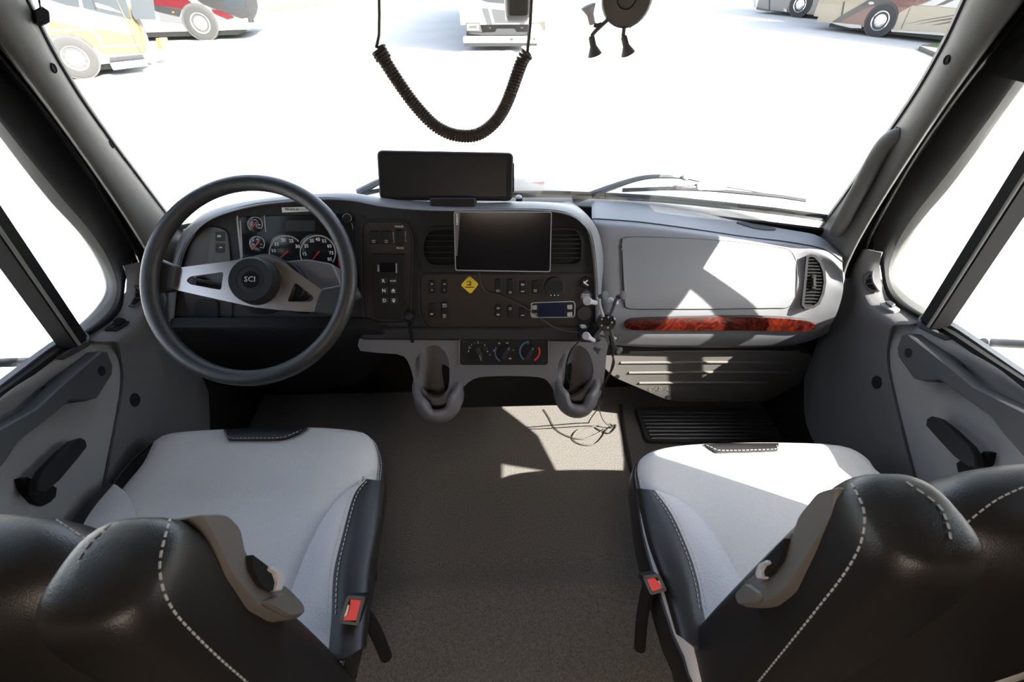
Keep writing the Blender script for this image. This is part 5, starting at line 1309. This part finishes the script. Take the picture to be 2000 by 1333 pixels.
# maroon and beige coach on the right
c, sp_, panel, cw, h, nrm, P3, s1 = coach('motorhome', 'maroon, black and beige motorhome parked on the right', Z2(1770, 300), Z2(860, 200), .38, Z2(1215, 180), Z2(1225, 30), Z2(1195, 318), Z2(668, 165), 11, PBG)
panel('black_flash', zz2([(800, 190), (890, 128), (1080, 20), (1140, -20), (1320, -20), (1300, 20), (1120, 60), (940, 150), (860, 190)]), PK, .016)
panel('maroon_panel', zz2([(860, 190), (1000, 105), (1120, 52), (1300, 12), (1300, -20), (1700, -20), (1480, 60), (1375, 112), (1350, 200), (1060, 215)]), PM, .014)
panel('white_flash', zz2([(1560, 44), (1660, 0), (1760, -20), (1930, -20), (1880, 72), (1700, 52)]), PW, .016)
panel('dark_flash', zz2([(1680, 50), (1780, 0), (1840, -20), (1890, -20), (1760, 40)]), PK, .02)
panel('beige_panel', zz2([(1375, 112), (1490, 46), (1700, 56), (1880, 74), (1840, 190), (1775, 282), (1330, 252)]), PBG, .016)
for q_ in ([(1390, 212), (1600, 165), (1860, 122), (1860, 132), (1600, 173)], [(1500, 212), (1700, 170), (1850, 145), (1845, 165), (1700, 182)], [(1640, 215), (1840, 172), (1838, 192), (1700, 212)]):
    panel('dark_stripe', zz2(q_), PK, .02)
panel('white_sill', zz2([(800, 188), (1055, 212), (1058, 240), (970, 238), (830, 205)]), PW, .03)
panel('white_sill', zz2([(1310, 252), (1780, 282), (1772, 303), (1312, 268)]), PW, .03)
panel('panel_gap', zz2([(900, 20), (912, 12), (890, 125), (880, 132)]), PDG, .018)
panel('panel_gap', zz2([(1468, 70), (1474, 66), (1396, 245), (1388, 245)]), PDG, .022)
panel('marker_lamp', zz2([(1112, 25), (1135, 12), (1165, 20), (1160, 36), (1125, 40)]), PW, .024)
cw(Z2(1215, 180), CHROME)
V = [P3(s, d, z) for s in (s1-.06, s1+.18) for d in (.06, 2.44) for z in (.42, 2.6)]
mk('front_cap', V, [(0, 1, 3, 2), (4, 6, 7, 5), (0, 4, 5, 1), (2, 3, 7, 6), (0, 2, 6, 4), (1, 5, 7, 3)], PBG, c, smooth=False)
for k in range(3):
    lathe('front_lamp', P3(s1+.18, .35, .75+.32*k), h, [(.13, 0), (.13, .03), (.09, .05)], CHROME, c, 16)
# grey coach behind the maroon one
c, sp_, panel, cw, h, nrm, P3, s1 = coach('motorhome', 'grey motorhome partly seen behind the maroon one', Z2(420, 98), Z2(165, 72), .40, Z2(535, 40), Z2(540, -78), Z2(530, 152), Z2(150, 70), 9, PGR)
panel('panel_gap', zz2([(268, -20), (274, -20), (274, 84), (268, 83)]), PDG, .02)
panel('light_edge', zz2([(398, 70), (424, 76), (424, 102), (398, 98)]), PW, .03)
panel('dark_corner', zz2([(160, 62), (270, 82), (270, 98), (165, 80)]), PK, .02)
panel('white_end', zz2([(136, -20), (160, -20), (160, 70), (140, 66)]), PW, .024)
cw(Z2(535, 40), CHROME)
# white coach straight ahead, rear end towards us
rb_ = at(897, 104, Z=GZ); YN = rb_.y
NP = Pl((0, YN, 0), (0, -1, 0))
xl, xr_ = NP(899, 40).x, NP(1043, 40).x
nw = thing('motorhome', 'white motorhome straight ahead seen from its rear', 'motorhome', ((xl+xr_)/2, YN, GZ))
V = [(x, y, z) for x in (xl, xr_) for y in (YN+.013, YN+12) for z in (GZ+.75, GZ+3.75)]
FB = [(0, 1, 3, 2), (4, 6, 7, 5), (0, 4, 5, 1), (2, 3, 7, 6), (0, 2, 6, 4), (1, 5, 7, 3)]
mk('body_shell', V, FB, PW, nw, smooth=False)
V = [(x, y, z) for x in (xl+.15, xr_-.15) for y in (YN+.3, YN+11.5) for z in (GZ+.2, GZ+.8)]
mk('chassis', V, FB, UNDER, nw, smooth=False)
np2 = lambda nm, L, m, o=.01: slab(nm, zz5(L), NP, o-.016, o, m, nw, 0)
NG = mat('rear_grille_grey', (.030, .031, .033), .5)
np2('rear_window', [(600, -40), (1330, -40), (1330, 60), (960, 56), (700, 30), (620, 0)], WGL)
np2('rear_vent', [(620, 120), (720, 126), (785, 370), (705, 375)], NG)
np2('rear_vent', [(765, 130), (960, 152), (1280, 152), (1240, 330), (1045, 345), (820, 345)], NG)
np2('rear_vent', [(1190, 320), (1285, 320), (1265, 370), (1195, 365)], NG)
ring_slab('hatch_outline', zz5(rr(356, -60, 521, 335, 60)), zz5(rr(360, -56, 517, 331, 57)), NP, -.004, .012, SILV, nw)
np2('lamp_box', [(385, 342), (590, 338), (628, 480), (385, 472)], mat('taupe_body', (.03, .028, .023), .5))
np2('lamp_frame', [(402, 362), (578, 358), (578, 455), (402, 458)], PW, .02)
np2('lamp_lens', [(430, 385), (550, 380), (552, 425), (430, 428)], NG, .024)
np2('rear_bumper', [(435, 485), (640, 490), (820, 482), (850, 430), (1110, 430), (1150, 480), (1330, 482), (1330, 530), (640, 532), (440, 505)], PDG)
np2('brake_lamp', [(728, 414), (762, 412), (762, 424), (728, 426)], PR, .02)
np2('brake_lamp', [(1207, 412), (1243, 410), (1243, 422), (1207, 424)], PR, .02)
bar_ = slab('mud_flap', zz5(rr(346, 545, 1612, 645, 16)), Pl((0, YN-.12, 0), (0, -1, 0)), -.03, 0, PW, nw, 0)
NBP = Pl((0, YN-.12, 0), (0, -1, 0))
for ch, x in zip('NEWMAR', (545, 705, 880, 1070, 1242, 1412)):
    px_, py_ = Z5(x, 592); ptext(ch, px_, py_, 6.4, NBP, .004, NG, bar_, bold=.015)
    bar_.children[-1].data.transform(Matrix.Identity(4))
slab('painted_underside_shade', zz5([(362, 648), (1455, 652), (1455, 692), (362, 700)]), Pl((0, YN-.05, 0), (0, -1, 0)), -.03, 0, PDG, nw, 0)  # dark slab standing in for the shade under the coach
np2('side_box', [(1382, 335), (1575, 322), (1585, 455), (1500, 468), (1382, 470)], mat('tan_body', (.04, .036, .027), .5))
tube('exhaust_pipe', [NP(*Z5(1400, 420), .1), NP(*Z5(1450, 405), .16), NP(*Z5(1485, 440), .16), NP(*Z5(1488, 490), .14)], .09, CHROME, nw, 12, 3)
# verges, curb, road behind
def strip_on_ground(name, pts, m, h_=.05):
    V = [at(x, y, Z=GZ) for x, y in pts]; n = len(V)
    V2 = [v+Vector((0, 0, h_)) for v in V]
    F = [tuple(range(n-1, -1, -1)), tuple(range(n, 2*n))]+[(k, (k+1) % n, n+(k+1) % n, n+k) for k in range(n)]
    return mk(name, V+V2, F, m, None, smooth=False)
tag(strip_on_ground('curb', [(1792, 98), (1800, 95), (1838, 104), (1880, 116), (1880, 130), (1830, 114)], CURBM, .12), 'grey curved curb end on the paved lot at the right', 'curb')
stuff(tag(strip_on_ground('grass_verge', [(1800, 95), (1850, 88), (1960, 86), (1960, 130), (1880, 116), (1838, 104)], GRASS, .10), 'green grass behind the grey curb at the right', 'grass'))
stuff(tag(strip_on_ground('grass_strip', [(500, 26), (560, 20), (640, 9), (640, 3), (500, 8)], GRASS, .05), 'pale grass strip beyond the parked coaches on the left', 'grass'))
struct(strip_on_ground('trim_6', [(300, 6), (640, 2), (690, 0), (690, -14), (300, -14)], ASPH, .02))
struct(strip_on_ground('trim_7', [(1240, 8), (1480, 12), (1480, -10), (1240, -10)], ASPH, .02))
# unseen panel added by the passenger window, shaped to shade the carpet
vz = thing('added_shade_panel', 'unseen grey panel added by the right door window to shade the carpet', 'shade panel', (.885, .5, 1.24))
V = [(.88+dx, y, z) for dx in (0, .012) for y, z in ((.425, .935), (.55, 1.0), (.59, 1.1), (.63, 1.215), (.335, 1.215))]
mk('shade_pad', V, [(0, 1, 2, 3, 4), (9, 8, 7, 6, 5)]+[(k, 5+k, 5+(k+1) % 5, (k+1) % 5) for k in range(5)], BEZEL, vz, smooth=False)
tube('shade_rod', [(.886, .37, 1.22), (.886, .6, 1.22)], .006, BLACK, vz, 8)
